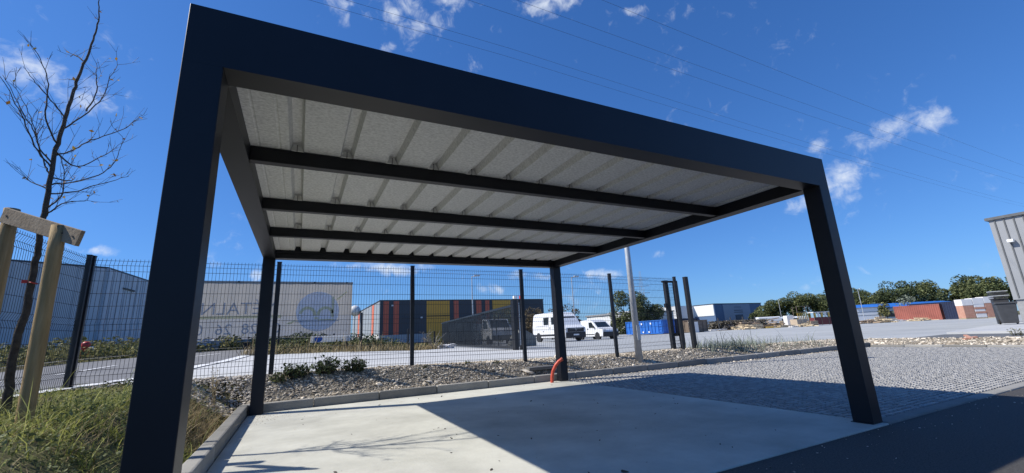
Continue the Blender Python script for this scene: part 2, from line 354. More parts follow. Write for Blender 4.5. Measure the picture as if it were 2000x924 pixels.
# kerbs: stones of one metre, joints open
def kerb_run(name, a, b, w, z0, z1, label, n, m=M_KERB):
    """a -> b centre line, split into n stones"""
    root = bpy.data.objects.new(name, None); col.objects.link(root); struct(root, label, 'kerb')
    a = Vector(a); b = Vector(b); L = (b-a).length/n; d = (b-a).normalized(); ang = math.atan2(d.y, d.x)
    me = MB().box(.004, L-.004, -w/2, w/2, z0, z1)
    o = me.build('kerbstone', m, root, bevel=.018, seg=2)
    for i in range(n):
        c = o if i == 0 else o.copy()
        if i: col.objects.link(c); c.parent = root
        p = a+d*L*i; c.location = (p.x, p.y, rnd.uniform(-.004, .004)); c.rotation_euler = (rnd.uniform(-.006, .006), 0, ang+rnd.uniform(-.002, .002))
    return root
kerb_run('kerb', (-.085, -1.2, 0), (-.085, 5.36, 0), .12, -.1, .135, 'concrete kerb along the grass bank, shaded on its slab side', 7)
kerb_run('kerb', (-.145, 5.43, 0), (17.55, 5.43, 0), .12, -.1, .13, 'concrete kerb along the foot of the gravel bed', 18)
kerb_run('kerb', (17.55, -.04, 0), (17.55, 5.36, 0), .22, -.1, .05, 'low flush kerb at the far end of the paving', 6)
kerb_run('edging_strip', (5.43, .025, 0), (17.42, .025, 0), .14, -.1, .004, 'pale concrete edging strip between paving and asphalt lane', 12)

# paving of small rough setts
pav = bpy.data.objects.new('paved_area', None); col.objects.link(pav); struct(pav, 'rough grey sett paving beside the slab', 'paving')
PX0, PX1, PY0, PY1 = 5.435, 17.43, .105, 5.355
struct(MB().add([(PX0-.01, PY0-.01, -.010), (PX1+.01, PY0-.01, -.010), (PX1+.01, PY1, -.010), (PX0-.01, PY1, -.010)], [(0, 1, 2, 3)]).build('paving_bed', M_PAVBED, pav, fix=False))
stones = []
row = 0; y = PY0
while y < PY1-.06:
    hh = .075; x = PX0+(row % 2)*-.045
    while x < PX1-.03:
        w = .09+rnd.uniform(-.004, .004); x1 = min(x+w, PX1)
        if x1-max(x, PX0) > .03: stones.append((max(x, PX0)+.005, x1-.005, y+.005, y+hh-.005))
        x += w
    y += hh; row += 1
def pixsize(s):
    P = Vector(((s[0]+s[1])/2, (s[2]+s[3])/2, 0))-CAM; return 1/max(.2, P.dot(CF))
stones.sort(key=pixsize, reverse=True)
def sett(x0, x1, y0, y1):
    i = .010; j = lambda: rnd.uniform(-.0022, .0022); z = rnd.uniform(-.0025, .0025)
    return [(x0, y0, -.03), (x1, y0, -.03), (x1, y1, -.03), (x0, y1, -.03),
            (x0+i+j(), y0+i+j(), z+j()), (x1-i+j(), y0+i+j(), z+j()), (x1-i+j(), y1-i+j(), z+j()), (x0+i+j(), y1-i+j(), z+j())]
SF = [(4, 5, 6, 7), (0, 1, 5, 4), (1, 2, 6, 5), (2, 3, 7, 6), (3, 0, 4, 7)]
near = [s for s in stones if (Vector(((s[0]+s[1])/2, (s[2]+s[3])/2, 0))-CAM).dot(CF) > 1][:300]
protos = []
for k in range(24):
    w = .05+.04*(k % 4)/3
    protos.append(MB().add(sett(-w/2, w/2, -.031, .031), SF).build('paver', M_PAVER, pav, fix=False))
used = set()
for s in near:
    w = s[1]-s[0]; k = min(3, max(0, int(round((w-.05)/.0133)))) + 4*rnd.randrange(6)
    o = protos[k]
    if k in used: o = o.copy(); col.objects.link(o); o.parent = pav
    used.add(k)
    o.location = ((s[0]+s[1])/2, (s[2]+s[3])/2, 0); o.scale = (w/(.05+.04*(k % 4)/3), 1, 1)
for k in range(24):
    if k not in used: bpy.data.objects.remove(protos[k])
V = []; F = []
ns = set(near)
for s in stones:
    if s in ns: continue
    o = len(V); V += sett(*s); F += [tuple(i+o for i in f) for f in SF]
stuff(npmesh('paver_field', V, F, M_PAVER, pav))

# gravel bed, drive, road, yard
sheet('gravel_bed', np.linspace(-.15, 18.7, 48), lambda x: (5.49, 6.95), M_BED, .012, ny=10)
sheet('gravel_strip', np.linspace(17.64, 18.9, 6), lambda x: (-6, 5.5), M_BED, .012, ny=14)
dfx = [-3, -1.1, .23, 2.45, 3.9, 6, 8.4, 8.8, 19]; dfy = [13.6, 14.4, 14.3, 13.8, 15.6, 18, 22, 60, 60]
nrx = lambda y: float(np.interp(y, [2, 6.8, 8.43, 10.95, 12.3, 14.3, 16.5], [-3.3, -2.5, -2.2, -1.73, -1.36, -1.1, -.2]))
strip('drive_way', [(nrx(6.8)+.3, 6.9), (nrx(8.4)+.28, 8.4), (nrx(10.95)+.25, 10.95), (nrx(12.3)+.2, 12.3), (nrx(14.3)+.1, 14.35)],
      [(8.7, 6.9), (8.7, 8.6), (8.7, 10.9), (8.7, 12.4), (8.7, 15.5)], M_DRIVE, .012, nb=24)
strip('drive_way', [(2.0, 13.75), (3.9, 15.6), (6, 18), (8.4, 22)], [(8.7, 13.75), (8.7, 15.8), (8.7, 18.2), (8.7, 22)], M_DRIVE, .022, nb=14)
sheet('yard', list(np.linspace(8.69, 18.6, 18)), lambda x: (6.9, 62), M_YARD, .010, ny=40)
sheet('yard', list(np.linspace(18.6, 40, 24))+list(np.linspace(42, 130, 30)), lambda x: (-40, 62), M_YARD, .008, ny=44)
sheet('asphalt_patch', np.linspace(18.75, 22.2, 8), lambda x: (-6, float(np.interp(x, [18.7, 22.3], [4.7, 5.05]))), M_DASPH, .022, ny=12)
NE = [(-3.9, 0), (-3.3, 3), (-2.5, 6.8), (-2.2, 8.43), (-1.73, 10.95), (-1.36, 12.3), (-1.1, 14.3), (-.2, 16.5), (2.6, 18.6)]
FE = [(-17, 2), (-11.5, 7), (-7.4, 11.2), (-5.85, 12.8), (-5.4, 14.6), (-4.1, 16.2), (-2.7, 18.0), (-1.4, 19.0), (1.5, 20.2)]
strip('road', NE, FE, M_ROAD, .012, nb=10)
strip('road_edge', NE[1:7], [(x+.28, y-.06) for x, y in NE[1:7]], M_PAINTW, .03, nb=1)
strip('kerb_line', FE, [(x-.14, y+.1) for x, y in FE], M_KERB, .10, nb=1)
mid = [tuple(Vector(a).lerp(Vector(b), .52)) for a, b in zip(NE, FE)]
for i, (t0, t1) in enumerate([(.2, .7), (1.1, 1.5), (1.9, 2.5), (3.0, 3.9), (4.3, 5.0), (5.4, 6.0)]):
    def pm(t): q = min(int(t), len(mid)-2); return Vector(mid[q]).lerp(Vector(mid[q+1]), t-q)
    a, b = pm(t0), pm(t1); n_ = (b-a).normalized(); pz = Vector((-n_.y, n_.x))*.05
    strip('lane_dash', [tuple(a-pz), tuple(b-pz)], [tuple(a+pz), tuple(b+pz)], M_PAINTW, .024, nb=1)
# raised pavement by the grey building
pv = [(22.25, 5.0), (38, 7.3), (60, 7.3), (60, -20), (21.2, -20)]
struct(MB().prism(pv, .0, .27, 'z').build('pavement', mat('pavement_concrete', (.40, .41, .42), (.48, .485, .48), rough=.85, scale=.5, spec=.2)))

# loose gravel in the bed
def bed_points(n, x0, x1, y0, y1, lift=.012):
    x = rng.uniform(x0, x1, n); y = rng.uniform(y0, y1, n); return np.stack([x, y, terr(x, y)+lift], -1)
def stone_sizes(n, s): 
    a = s*rng.lognormal(0, .38, n); return np.stack([a*rng.uniform(.8, 1.5, n), a, a*rng.uniform(.25, .6, n)], -1)
n1, n2, n3 = 30000, 11000, 5000
P = np.concatenate([bed_points(n1, -.1, 8.6, 5.5, 6.75), bed_points(n2, 8.6, 18.8, 5.5, 6.95), bed_points(n3, 17.66, 18.9, -2, 6)])
S = np.concatenate([stone_sizes(n1, .0125), stone_sizes(n2, .0155), stone_sizes(n3, .021)])
pk = .78+.22*np.sign(np.sin(P[:, 0]*2.3+np.sin(P[:, 1]*7))*np.sin(P[:, 1]*5.1+P[:, 0]*.9)+.55); kk = rng.random(len(P)) < pk; P, S = P[kk], S[kk]
big = rng.random(len(P)) < .035; S[big] *= 1.9
stuff(scatter('gravel', ICO_V, ICO_F, P, S, M_STONE, tilt=.5), 'beige and white gravel chips covering the bed along the fence', 'gravel')
P = np.concatenate([bed_points(2600, -.95, -.1, 5.0, 6.8), bed_points(500, -2.4, -.9, 6.2, 6.9)]); 
stuff(scatter('gravel', ICO_V, ICO_F, P, stone_sizes(len(P), .015), M_STONE, tilt=.5), 'loose gravel spilling towards the grass bank', 'gravel')
# grit along the kerb foot on the setts
n = 900; x = rng.uniform(5.5, 17, n); y = 5.36-np.abs(rng.normal(0, .10, n))
stuff(scatter('grit', ICO_V, ICO_F, np.stack([x, y, np.full(n, .004)], -1), stone_sizes(n, .011), M_STONE), 'fine grit washed along the kerb on the setts', 'grit')
n = 420; x = np.abs(rng.normal(.16, .28, n))+.02; y = 5.3-np.abs(rng.normal(.25, .35, n)); k = (x < 1.2) & (y > 3.5)
x = np.concatenate([x[k], rng.uniform(.05, 5.3, 150)]); y = np.concatenate([y[k], rng.uniform(.1, 5.3, 150)])
stuff(scatter('grit', ICO_V, ICO_F, np.stack([x, y, np.full(len(x), .001)], -1), stone_sizes(len(x), .0035), M_STONE), 'sand and crumbs scattered on the concrete slab', 'grit')

n = 330; x = rng.uniform(.5, 16, n); y = -.06-np.abs(rng.normal(0, .22, n))
stuff(scatter('grit', ICO_V, ICO_F, np.stack([x, y, np.full(n, -.008)], -1), stone_sizes(n, .0036), M_STONE), 'stray pale stones along the edge of the asphalt lane', 'grit')
n = 70; x = rng.uniform(.4, 5.3, n); y = rng.uniform(.1, 5.2, n)
stuff(scatter('debris', ICO_V, ICO_F, np.stack([x, y, np.full(n, .003)], -1), stone_sizes(n, .008)*np.array([1.6, .8, .5]), M_BARK), 'dark crumbs and leaf bits scattered over the slab', 'debris')

# ================================================================== CARPORT
W, D, H, PW, HB = 5.435, 5.335, 2.6, .165, 2.286
cp = thing('carport', 'black steel carport with four posts over the concrete slab', 'carport', (0, 0, 0))
BV = .006
for x, y in ((0, 0), (W-PW, 0), (0, D-PW), (W-PW, D-PW)):
    MB().box(x, x+PW, y, y+PW, .003, HB).build('post', M_BLACK, cp, bevel=BV, seg=3, axis=2)
for y in (0, D-PW): MB().box(0, W, y, y+PW, HB+.0004, H).build('beam', M_BLACK, cp, bevel=BV, seg=3, axis=2)
for x in (0, W-PW): MB().box(x+.0004, x+PW-.0004, PW+.0004, D-PW-.0004, HB+.0008, H-.0005).build('beam', M_BLACK, cp)
PUR = [1.20, 2.47, 3.68]
for y in PUR: MB().box(PW, W-PW, y, y+.075, HB+.012, 2.412).build('purlin', M_BLACK, cp, bevel=.005)
# inner ledges that carry the deck
for a in ((PW, W-PW, PW, PW+.03), (PW, W-PW, D-PW-.03, D-PW)): MB().box(*a, 2.37, 2.402).build('ledge', M_BLACK, cp)
RIB0, RS = .475, .362
def deck(xa, xb, z):
    """sheet profile between two x stations: flat pans with shallow stiffeners and raised ribs"""
    pr = [(xa, 0)]
    k = math.ceil((xa-RIB0)/RS-.3)
    while RIB0+k*RS < xb+.05:
        c = RIB0+k*RS
        for s in ((-.25, -.115) if k < 1 else ()):
            q = c+s
            if xa+.02 < q < xb-.02: pr += [(q-.010, 0), (q-.004, .004), (q+.004, .004), (q+.010, 0)]
        for dx, dz in ((-.050, 0), (-.030, .068), (.030, .068), (.050, 0)):
            if xa < c+dx < xb: pr.append((c+dx, dz))
        k += 1
    pr.append((xb, 0)); return pr
xs = [PW, RIB0+2.5*RS, RIB0+5.5*RS, RIB0+8.5*RS, RIB0+11.5*RS, W-PW]
for a, b in zip(xs[:-1], xs[1:]):
    pr = deck(a, b, 0); n = len(pr); NY = 20; V = []; F = []
    for t in (0, .0009):
        for j in range(NY+1):
            y = PW+.001+(D-2*PW-.002)*j/NY
            sag = -.0025*abs(math.sin(math.pi*(y-PW)/1.22))
            V += [(x, y, 2.416+dz+t+sag) for x, dz in pr]
    st = (NY+1)*n
    for t in (0, 1):
        for j in range(NY):
            for i in range(n-1): q = t*st+j*n+i; F.append((q, q+1, q+n+1, q+n))
    o = npmesh('roof_sheet', V, F, M_FLEECE, cp)
k = 0; clip = None
for y in PUR:
    for r in range(14):
        x = RIB0+r*RS
        if x > W-PW-.1: continue
        if clip is None:
            clip = MB().box(-.0025, .0025, -.006, .02, -.004, .05).build('roof_clip', M_STEEL, cp)
            o = clip
            sp = MB().prism([(-.044, .002), (.044, .002), (.022, .042), (-.022, .042)], -.004, .004).build('foam_filler', mat('foam_light', (.62, .62, .6), rough=.8), clip)
        else:
            o = copy_tree(clip, cp)
        o.location = (x, y-.002, 2.413)
# base plates and bolts
for x, y in ((W-PW, 0), (0, D-PW), (W-PW, D-PW), (0, 0)):
    MB().box(x-.012, x+PW+.002, y-.002, y+PW+.012, .0005, .006).build('base_plate', M_BLACK, cp)

# red flexible conduit by the far right post
pts = [(5.04, 5.16, -.02), (5.045, 5.15, .12), (5.065, 5.13, .22), (5.11, 5.10, .32), (5.17, 5.07, .39), (5.23, 5.04, .43)]
cur = []
for i in range(len(pts)-1):
    for j in range(14): cur.append(tuple(Vector(pts[i]).lerp(Vector(pts[i+1]), j/14)))
cdt = thing('conduit', 'bent red corrugated conduit rising from the slab beside a carport post', 'pipe', (5.04, 5.16, 0))
MB().tube([Vector(q)-Vector((5.04, 5.16, 0)) for q in cur], [.030 if i % 2 else .0335 for i in range(len(cur))], 14, caps=False).build('hose', M_CONDUIT, cdt, smooth=True)
e = Vector(cur[-1])-Vector((5.04, 5.16, 0)); dr = (Vector(cur[-1])-Vector(cur[-3])).normalized()
MB().tube([e-dr*.01, e+dr*.022], .0365, 14).build('open_end', mat('conduit_dark', (.22, .05, .035), rough=.7), cdt)
tag(MB().box(-.33, .33, -.2, .2, -.03, .035).build('cover_slab', M_KERB, bevel=.01), 'flat grey concrete cover lying in the gravel near the red conduit', 'cover').location = (5.22, 5.98, T(5.22, 5.98)+.01)

# ================================================================== FENCE
HOR = [.06, .17, .25, .45, .65, .84, .93, 1.02, 1.22, 1.42, 1.62, 1.78, 1.87, 1.95]
FOLD = {.17: 1, .93: 1, 1.87: 1}
def panel_mesh(L):
    m = MB(); off = lambda z: -.035 if any(abs(z-k) < .012 for k in FOLD) else 0.
    zz = [.0]+[h for h in HOR]+[1.985]
    n = int(L/.05)
    for i in range(n+1):
        x = .02+(L-.04)*i/n; m.tube([(x, off(z), z) for z in zz], .0026, 4, caps=False)
    for h in HOR: m.tube([(.0, off(h)-.005, h), (L, off(h)-.005, h)], .0034, 4, caps=False)
    me = bpy.data.meshes.new('wire_panel'); me.from_pydata(m.v, [], m.f); me.materials.append(M_WIRE); return me
PANEL = panel_mesh(2.46)
def fence(label, posts, widths):
    p0 = posts[0]; root = thing('mesh_fence', label, 'fence', (p0[0], p0[1], p0[2]))
    o = Vector(p0)
    for (x, y, z), w in zip(posts, widths):
        MB().box(-w/2, w/2, -.03, .03, -.1, 2.02).build('post', M_FPOST, root, bevel=.004).location = Vector((x, y, z))-o
        MB().box(-w/2-.004, w/2+.004, -.034, .034, 2.02, 2.032).build('post_cap', M_FPOST, root).location = Vector((x, y, z))-o
    for a, b in zip(posts[:-1], posts[1:]):
        a = Vector(a); b = Vector(b); d = b-a
        pn = link('wire_panel', PANEL, None, root); pn['kind'] = 'stuff'
        pn.location = a-o+Vector((0, 0, .01)); pn.rotation_euler = (0, 0, math.atan2(d.y, d.x)); pn.scale = (Vector((d.x, d.y)).length/2.46, 1, 1)
        sh = d.z/Vector((d.x, d.y)).length; pn.rotation_euler.y = -math.atan(sh)
    return root
FP = [(-2.47, 6.64, .46), (.16, 6.68, .455), (2.62, 6.49, .42), (5.06, 6.26, .37), (7.57, 6.19, .315), (10.1, 6.42, .31)]
fence('black welded mesh fence running behind the carport', FP, [.10, .075, .075, .075, .075, .075])
fence('black welded mesh fence turning the corner beside the young tree', [(-2.47, 6.56, .46), (-2.52, 4.1, .45), (-2.57, 1.62, .45), (-2.62, -.9, .45)], [.06, .075, .075, .075])
g = thing('gate_frame', 'black gate posts joined at the top at the end of the mesh fence', 'gate', (10.1, 6.9, .30))
for x, y, w, h in ((.14, .0, .12, 2.0), (.42, -.10, .12, 1.98), (.54, -.40, .12, 2.06)):
    MB().box(x-w/2, x+w/2, y-.05, y+.05, -.1, h).build('post', M_FPOST, g, bevel=.005)
MB().box(-.04, .37, -.08, -.02, 1.93, 1.985).build('top_bar', M_FPOST, g)
MB().box(.19, .37, -.08, -.03, .38, .46).build('lower_bar', M_FPOST, g)
MB().box(.0, .085, -.04, .03, 1.20, 1.32).build('lock_box', M_FPOST, g)
pn = link('wire_panel', panel_mesh(.18), None, g); pn.location = (.19, -.05, 0); pn['kind'] = 'stuff'

# lamp pole in the gravel bed
lp = thing('lamp_pole', 'pale galvanised tapered lamp pole standing in the gravel bed', 'lamp post', (8.04, 5.95, T(8.04, 5.95)))
MB().tube([(0, 0, -.1), (0, 0, 2.5), (0, 0, 4.9)], [.088, .068, .045], 20).build('pole', M_GALV, lp, smooth=True)
MB().box(-.05, .05, -.092, -.07, .5, .85).build('access_door', M_GALV, lp, bevel=.004)
MB().tube([(0, 0, 4.85), (0, -.3, 4.95)], [.03, .03], 10).build('arm', M_GALV, lp)
MB().box(-.1, .1, -.75, -.25, 4.93, 5.0).build('lantern', M_GALV, lp, bevel=.02)

# ================================================================== YOUNG TREE AND STAKES
TB = Vector((-1.72, 3.35, .43))
LIMB = {'trunk': [[.017, .007, -.104], [-.007, -.003, .198], [-.025, -.01, .551], [-.009, -.004, 1.012], [-.013, -.005, 1.4], [-.022, -.009, 1.752], [-.032, -.013, 2.118], [-.038, -.016, 2.498], [-.026, -.011, 2.844], [-.009, -.004, 3.206], [.012, .005, 3.461], [.044, .018, 3.796], [.061, .025, 4.068], [.049, .02, 4.329], [.004, .002, 4.607]],
 '1': [[-.038, -.016, 2.498], [.064, .026, 2.617], [.183, .075, 2.794], [.4, .165, 3.043], [.476, .196, 3.203], [.552, .228, 3.348]],
 '2': [[-.028, -.012, 2.092], [.122, .05, 2.145], [.316, .13, 2.289], [.491, .203, 2.413]],
 '3': [[-.027, -.011, 2.797], [.099, .041, 3.043], [.196, .081, 3.302], [.223, .092, 3.57], [.272, .112, 3.827]],
 '4': [[-.035, -.014, 2.416], [-.129, -.053, 2.524], [-.203, -.084, 2.708], [-.291, -.12, 2.861], [-.434, -.179, 3.146]],
 '5': [[-.04, -.016, 2.638], [-.14, -.058, 2.856], [-.169, -.07, 3.19], [-.241, -.099, 3.39], [-.313, -.129, 3.499]],
 '6': [[-.034, -.014, 2.361], [-.143, -.059, 2.492], [-.261, -.108, 2.751], [-.343, -.142, 2.911], [-.5, -.206, 3.197]],
 '7': [[-.021, -.009, 1.935], [.053, .022, 2.112], [.049, .02, 2.358], [-.021, -.009, 2.645]],
 '8': [[-.017, -.007, 1.857], [.044, .018, 1.975], [.134, .055, 2.048], [.25, .103, 2.086]],
 '9': [[-.039, -.016, 2.554], [.12, .05, 2.435], [.293, .121, 2.636], [.379, .156, 2.786]],
 '10': [[.107, .044, 3.065], [.15, .062, 3.374], [.125, .052, 3.648], [.118, .049, 3.839]],
 '11': [[-.035, -.014, 2.144], [-.13, -.054, 2.226], [-.2, -.083, 2.296]],
 '12': [[-.015, -.006, 2.918], [-.115, -.047, 3.098], [-.258, -.106, 3.322], [-.361, -.149, 3.501]],
 '13': [[-.003, -.001, 3.239], [-.005, -.002, 3.453], [-.069, -.028, 3.543]],
 '14': [[.028, .012, 3.627], [-.047, -.02, 3.743], [-.08, -.033, 3.774]],
 '15': [[-.032, -.013, 2.269], [.086, .035, 2.302], [.127, .052, 2.381]],
 '16': [[-.032, -.013, 2.198], [.078, .032, 2.227], [.27, .112, 2.364], [.368, .152, 2.54], [.388, .16, 2.808]],
 '17': [[-.046, -.019, 2.303], [-.094, -.039, 2.426], [-.179, -.074, 2.717], [-.26, -.107, 2.975], [-.389, -.161, 3.254]]}
tree = thing('young_tree', 'bare young tree with a few orange leaves tied between wooden stakes', 'tree', TB)
VD = Vector((-.38, .925, 0))      # depth direction, limbs spread to and fro along it
mb = MB(); tw = MB(); leafp = []
def smoothpath(pts, k=4):
    out = []
    for i in range(len(pts)-1):
        p0 = pts[max(i-1, 0)]; p1 = pts[i]; p2 = pts[i+1]; p3 = pts[min(i+2, len(pts)-1)]
        for j in range(k):
            t = j/k; out.append(.5*((2*p1)+(p2-p0)*t+(2*p0-5*p1+4*p2-p3)*t*t+(3*p1-p0-3*p2+p3)*t**3))
    return out+[pts[-1]]
tr_ = random.Random(21)
for k, pts in LIMB.items():
    pts = [Vector(q) for q in pts]
    dep = 0 if k == 'trunk' else tr_.uniform(-.38, .38)
    P_ = [p+VD*dep*(i/(len(pts)-1)) for i, p in enumerate(pts)]
    P_ = smoothpath(P_, 5)
    P_ = [p+Vector((tr_.uniform(-1, 1), tr_.uniform(-1, 1), tr_.uniform(-1, 1)))*(.006 if i else 0) for i, p in enumerate(P_)]
    n = len(P_)
    if k == 'trunk': r = [.034*(1-i/(n-1))**1.0+.003 for i in range(n)]
    else: r = [.0062*(1-i/(n-1))+.0019 for i in range(n)]
    mb.tube(P_, r, 8 if k == 'trunk' else 6)
    i0 = int(n*.42) if k == 'trunk' else 2
    for i in range(i0, n):
        for rep in range(1 if k == 'trunk' else 2):
            if tr_.random() < .42:
                d = (P_[min(i+1, n-1)]-P_[max(i-1, 0)]).normalized()
                v = (d*.6+Vector((tr_.uniform(-1, 1), tr_.uniform(-1, 1), tr_.uniform(-.3, 1.0)))*.85).normalized(); L_ = tr_.uniform(.04, .34)*(1.15-.5*i/n)
                q = [P_[i], P_[i]+v*L_*.35, P_[i]+v*L_*.7+Vector((0, 0, .04*L_)), P_[i]+v*L_+Vector((tr_.uniform(-.02, .02), 0, .12*L_))]
                tw.tube(q, [.0022, .0018, .0014, .0010], 4, caps=False)
                if tr_.random() < .34: leafp.append(q[tr_.choice((1, 2, 3))])
                if L_ > .12 and tr_.random() < .7:
                    v2 = (v+Vector((tr_.uniform(-1, 1), tr_.uniform(-1, 1), tr_.uniform(-.4, .8)))*.8).normalized()
                    tw.tube([q[2], q[2]+v2*L_*.3, q[2]+v2*L_*.55], [.002, .0015, .001], 4, caps=False)
mb.build('trunk', M_BARK, tree, smooth=True)
tw.build('twigs', M_TWIG, tree)
LP = np.array([tuple(v) for v in leafp])
leaves('crown', LP+rng.normal(0, .008, LP.shape), .042, M_LEAFO, tree)
MB().tube([(-.047, 0, 1.22), (-.0, -.04, 1.21), (.03, 0, 1.20)], .006, 6).build('tie', M_REDP, tree)
MB().box(-.075, -.03, -.02, -.015, 1.205, 1.235).build('tag', M_REDP, tree)

sk = thing('tree_stakes', 'two round wooden stakes joined by a cross board beside the young tree', 'stakes', (-1.28, 2.55, .42))
so = Vector((-1.28, 2.55, .42))
def stake(b, t, r):
    pts = [Vector(b).lerp(Vector(t), i/8) for i in range(9)]
    m = MB().tube([p-so for p in pts], [r*(1+rnd.uniform(-.02, .02)) for _ in pts], 18)
    return m.build('stake', M_STAKE, sk, smooth=False)
for o in (stake((-1.275, 2.55, .25), (-1.31, 2.56, 2.03), .050), stake((-1.80, 3.06, .25), (-1.845, 3.07, 2.28), .052)):
    for p in o.data.polygons: p.use_smooth = len(p.vertices) == 4
a = Vector((-1.85, 2.985, 2.20)); b = Vector((-1.115, 2.43, 1.90))
MB().bar(a-so, b-so, .03, .135).build('cross_board', M_BOARD, sk, bevel=.004)
dd = (b-a).normalized(); nn_ = Vector((dd.y, -dd.x, 0)).normalized()
for t in (.07, .80, .93):
    c = a.lerp(b, t)-so; MB().tube([c+nn_*.014, c+nn_*.021], .008, 8).build('nail', M_STEEL, sk)

# ================================================================== GRASS, WEEDS
def mk_grass(n, x0, x1, y0, y1, h, w, lean, m, name, label, cat='grass', dens=None):
    x = rng.uniform(x0, x1, n); y = rng.uniform(y0, y1, n)
    if dens is not None: k = rng.random(n) < dens(x, y); x, y = x[k], y[k]
    P = np.stack([x, y, terr(x, y)-.03], -1); Hh = h*rng.lognormal(0, .4, len(x)); Wd = w*rng.uniform(.6, 1.4, len(x))
    return stuff(blades(name, P, Hh, Wd, m, lean), label, cat)
clump = lambda x, y: .16+.70*(np.sin(x*5.1+1.3*np.sin(y*3.7))*np.sin(y*4.3+x*1.9) > -.15)
mk_grass(85000, -5, -.16, .2, 6.6, .055, .0065, 1.1, M_GRASS, 'grass', 'green grass covering the bank left of the carport', dens=lambda x, y: clump(x, y)*(1-.92*sm(5.4, 6.3, y)*(x > -1.6))*(1-.8*((x > -.75) & (y > 2.9))))
mk_grass(9000, -3.0, -.2, .4, 5.6, .14, .006, .9, M_GRASS, 'tall_grass', 'longer grass tufts around the tree stakes', dens=lambda x, y: np.exp(-((x+1.45)**2+(y-2.7)**2)/.9)+.10*(np.sin(x*9)*np.sin(y*7) > .5))
mk_grass(17000, -4.5, -.16, .2, 6.2, .075, .005, 1.5, M_STRAW, 'dry_grass', 'dry straw lying in the grass bank', dens=lambda x, y: .5*(np.sin(x*3.1+2)*np.sin(y*2.3+x) > -.1)+.1)
mk_grass(4200, -.80, -.15, 2.7, 5.3, .11, .005, 1.0, M_STRAW, 'dry_grass', 'reddish dry weeds along the left kerb near the back post', dens=lambda x, y: np.exp(-((x+.42)**2/.06+(y-4.1)**2/.8)))
mk_grass(1500, 6.1, 7.6, 5.52, 5.9, .06, .005, 1.0, M_STRAW, 'dry_grass', 'dry brown weeds in the gravel right of the red conduit', dens=lambda x, y: np.exp(-((x-6.5)**2/.3)))
mk_grass(4200, 10.4, 16.5, 5.8, 6.9, .24, .011, .75, M_LEAFS, 'tall_grass', 'grey green grass tufts past the end of the mesh fence', dens=lambda x, y: np.exp(-((x-12)**2/1.6+(y-6.4)**2/.2))+.08)
mk_grass(3000, 10, 18.6, 5.6, 6.9, .07, .008, .9, M_SCRUB, 'grass', 'low weeds growing through the gravel beyond the fence end', dens=lambda x, y: .55*(np.sin(x*3)*np.sin(y*5+x) > .1))
mk_grass(16000, -6.5, -2.6, .4, 7, .14, .008, .8, M_GRASS, 'grass', 'grass verge outside the corner fence', dens=lambda x, y: (x < np.interp(y, [0, 3, 6.8], [-3.95, -3.35, -2.55])-0 if False else (x > np.interp(y, [0, 3, 6.8], [-3.9, -3.3, -2.5]))).astype(float))

n = 15000; x = rng.uniform(-4.2, -.2, n); y = rng.uniform(.4, 6.3, n); k = rng.random(n) < .15+.85*(np.sin(x*2.7+2*np.sin(y*1.9))*np.sin(y*2.2+1) > .25); x, y = x[k], y[k]
stuff(leaves('low_weeds', np.stack([x, y, terr(x, y)+rng.uniform(0, .07, len(x))], -1), .035, M_LEAFM), 'low broad leaved weeds mixed into the grass bank', 'weeds')
for (x0, x1, y0, y1, nn2, lb2) in ((-.1, 10, 5.55, 6.6, 5000, 'thin grass sprouting in the gravel along the fence'),):
    mk_grass(nn2, x0, x1, y0, y1, .06, .005, .9, M_SCRUB, 'sparse_grass', lb2, dens=lambda x, y: 1.0*(np.sin(x*2.3+np.sin(y*7))*np.sin(y*5.1+x*.9) < -.35))
def weed(loc, h, sp, n, lf, m, label, name='leafy_weed', stem=True):
    t = thing(name, label, 'plant', loc)
    P = []; ms = MB()
    for i in range(n):
        a = rnd.uniform(0, 6.28); r = sp*math.sqrt(rnd.random()); hh = h*rnd.uniform(.5, 1.1)*(1-.35*r/sp)
        top = Vector((r*math.cos(a), r*math.sin(a)*.7, hh)); b = Vector((top.x*.45, top.y*.45, -.02))
        q = [b, b.lerp(top, .5)+Vector((rnd.uniform(-.02, .02), rnd.uniform(-.02, .02), .02)), top]
        ms.tube(q, [.004, .003, .0015], 4, caps=False)
        for k in range(7):
            f = rnd.uniform(.25, 1.0); c = b.lerp(top, f); P.append((c.x+rnd.gauss(0, lf*.5), c.y+rnd.gauss(0, lf*.5), max(.01, c.z+rnd.gauss(0, lf*.3))))
    ms.build('stems', M_TWIG, t)
    leaves('leaves', np.array(P), lf, m, t)
    return t
def wloc(x, y): return (x, y, T(x, y))
weed(wloc(.58, 6.22), .30, .26, 70, .06, M_LEAFD, 'dark leafy weed by the fence post nearest the banner circle')
weed(wloc(1.05, 6.30), .31, .32, 90, .06, M_LEAFD, 'spreading dark green weed in the middle of the weed clump')
weed(wloc(1.52, 6.30), .30, .26, 70, .06, M_LEAFD, 'dark green weed at the right end of the weed clump')
weed(wloc(.28, 6.12), .26, .15, 26, .05, M_LEAFM, 'small yellowish green weed at the left end of the weed clump')
for i, (x, y, h, s, n, m, lb) in enumerate([(2.75, 6.25, .10, .12, 10, M_LEAFM, 'low green tuft in the gravel beside the second fence post'), (3.75, 6.35, .09, .10, 9, M_LEAFM, 'small green tuft in the gravel midway along the fence'),
        (4.35, 6.25, .09, .10, 8, M_SCRUB, 'small olive tuft near the concrete cover'), (8.9, 5.75, .09, .09, 8, M_LEAFM, 'small green weed right of the lamp pole'),
        (6.05, 6.0, .28, .16, 9, M_LEAFS, 'thin grey weed stems just right of the far carport post'), (-1.2, 6.1, .20, .28, 24, M_LEAFM, 'bushy green weed on the bank behind the front post'),
        (-1.75, 6.25, .16, .22, 16, M_LEAFM, 'low weeds at the foot of the corner fence post')]):
    weed(wloc(x, y), h, s, n, .035, m, lb)
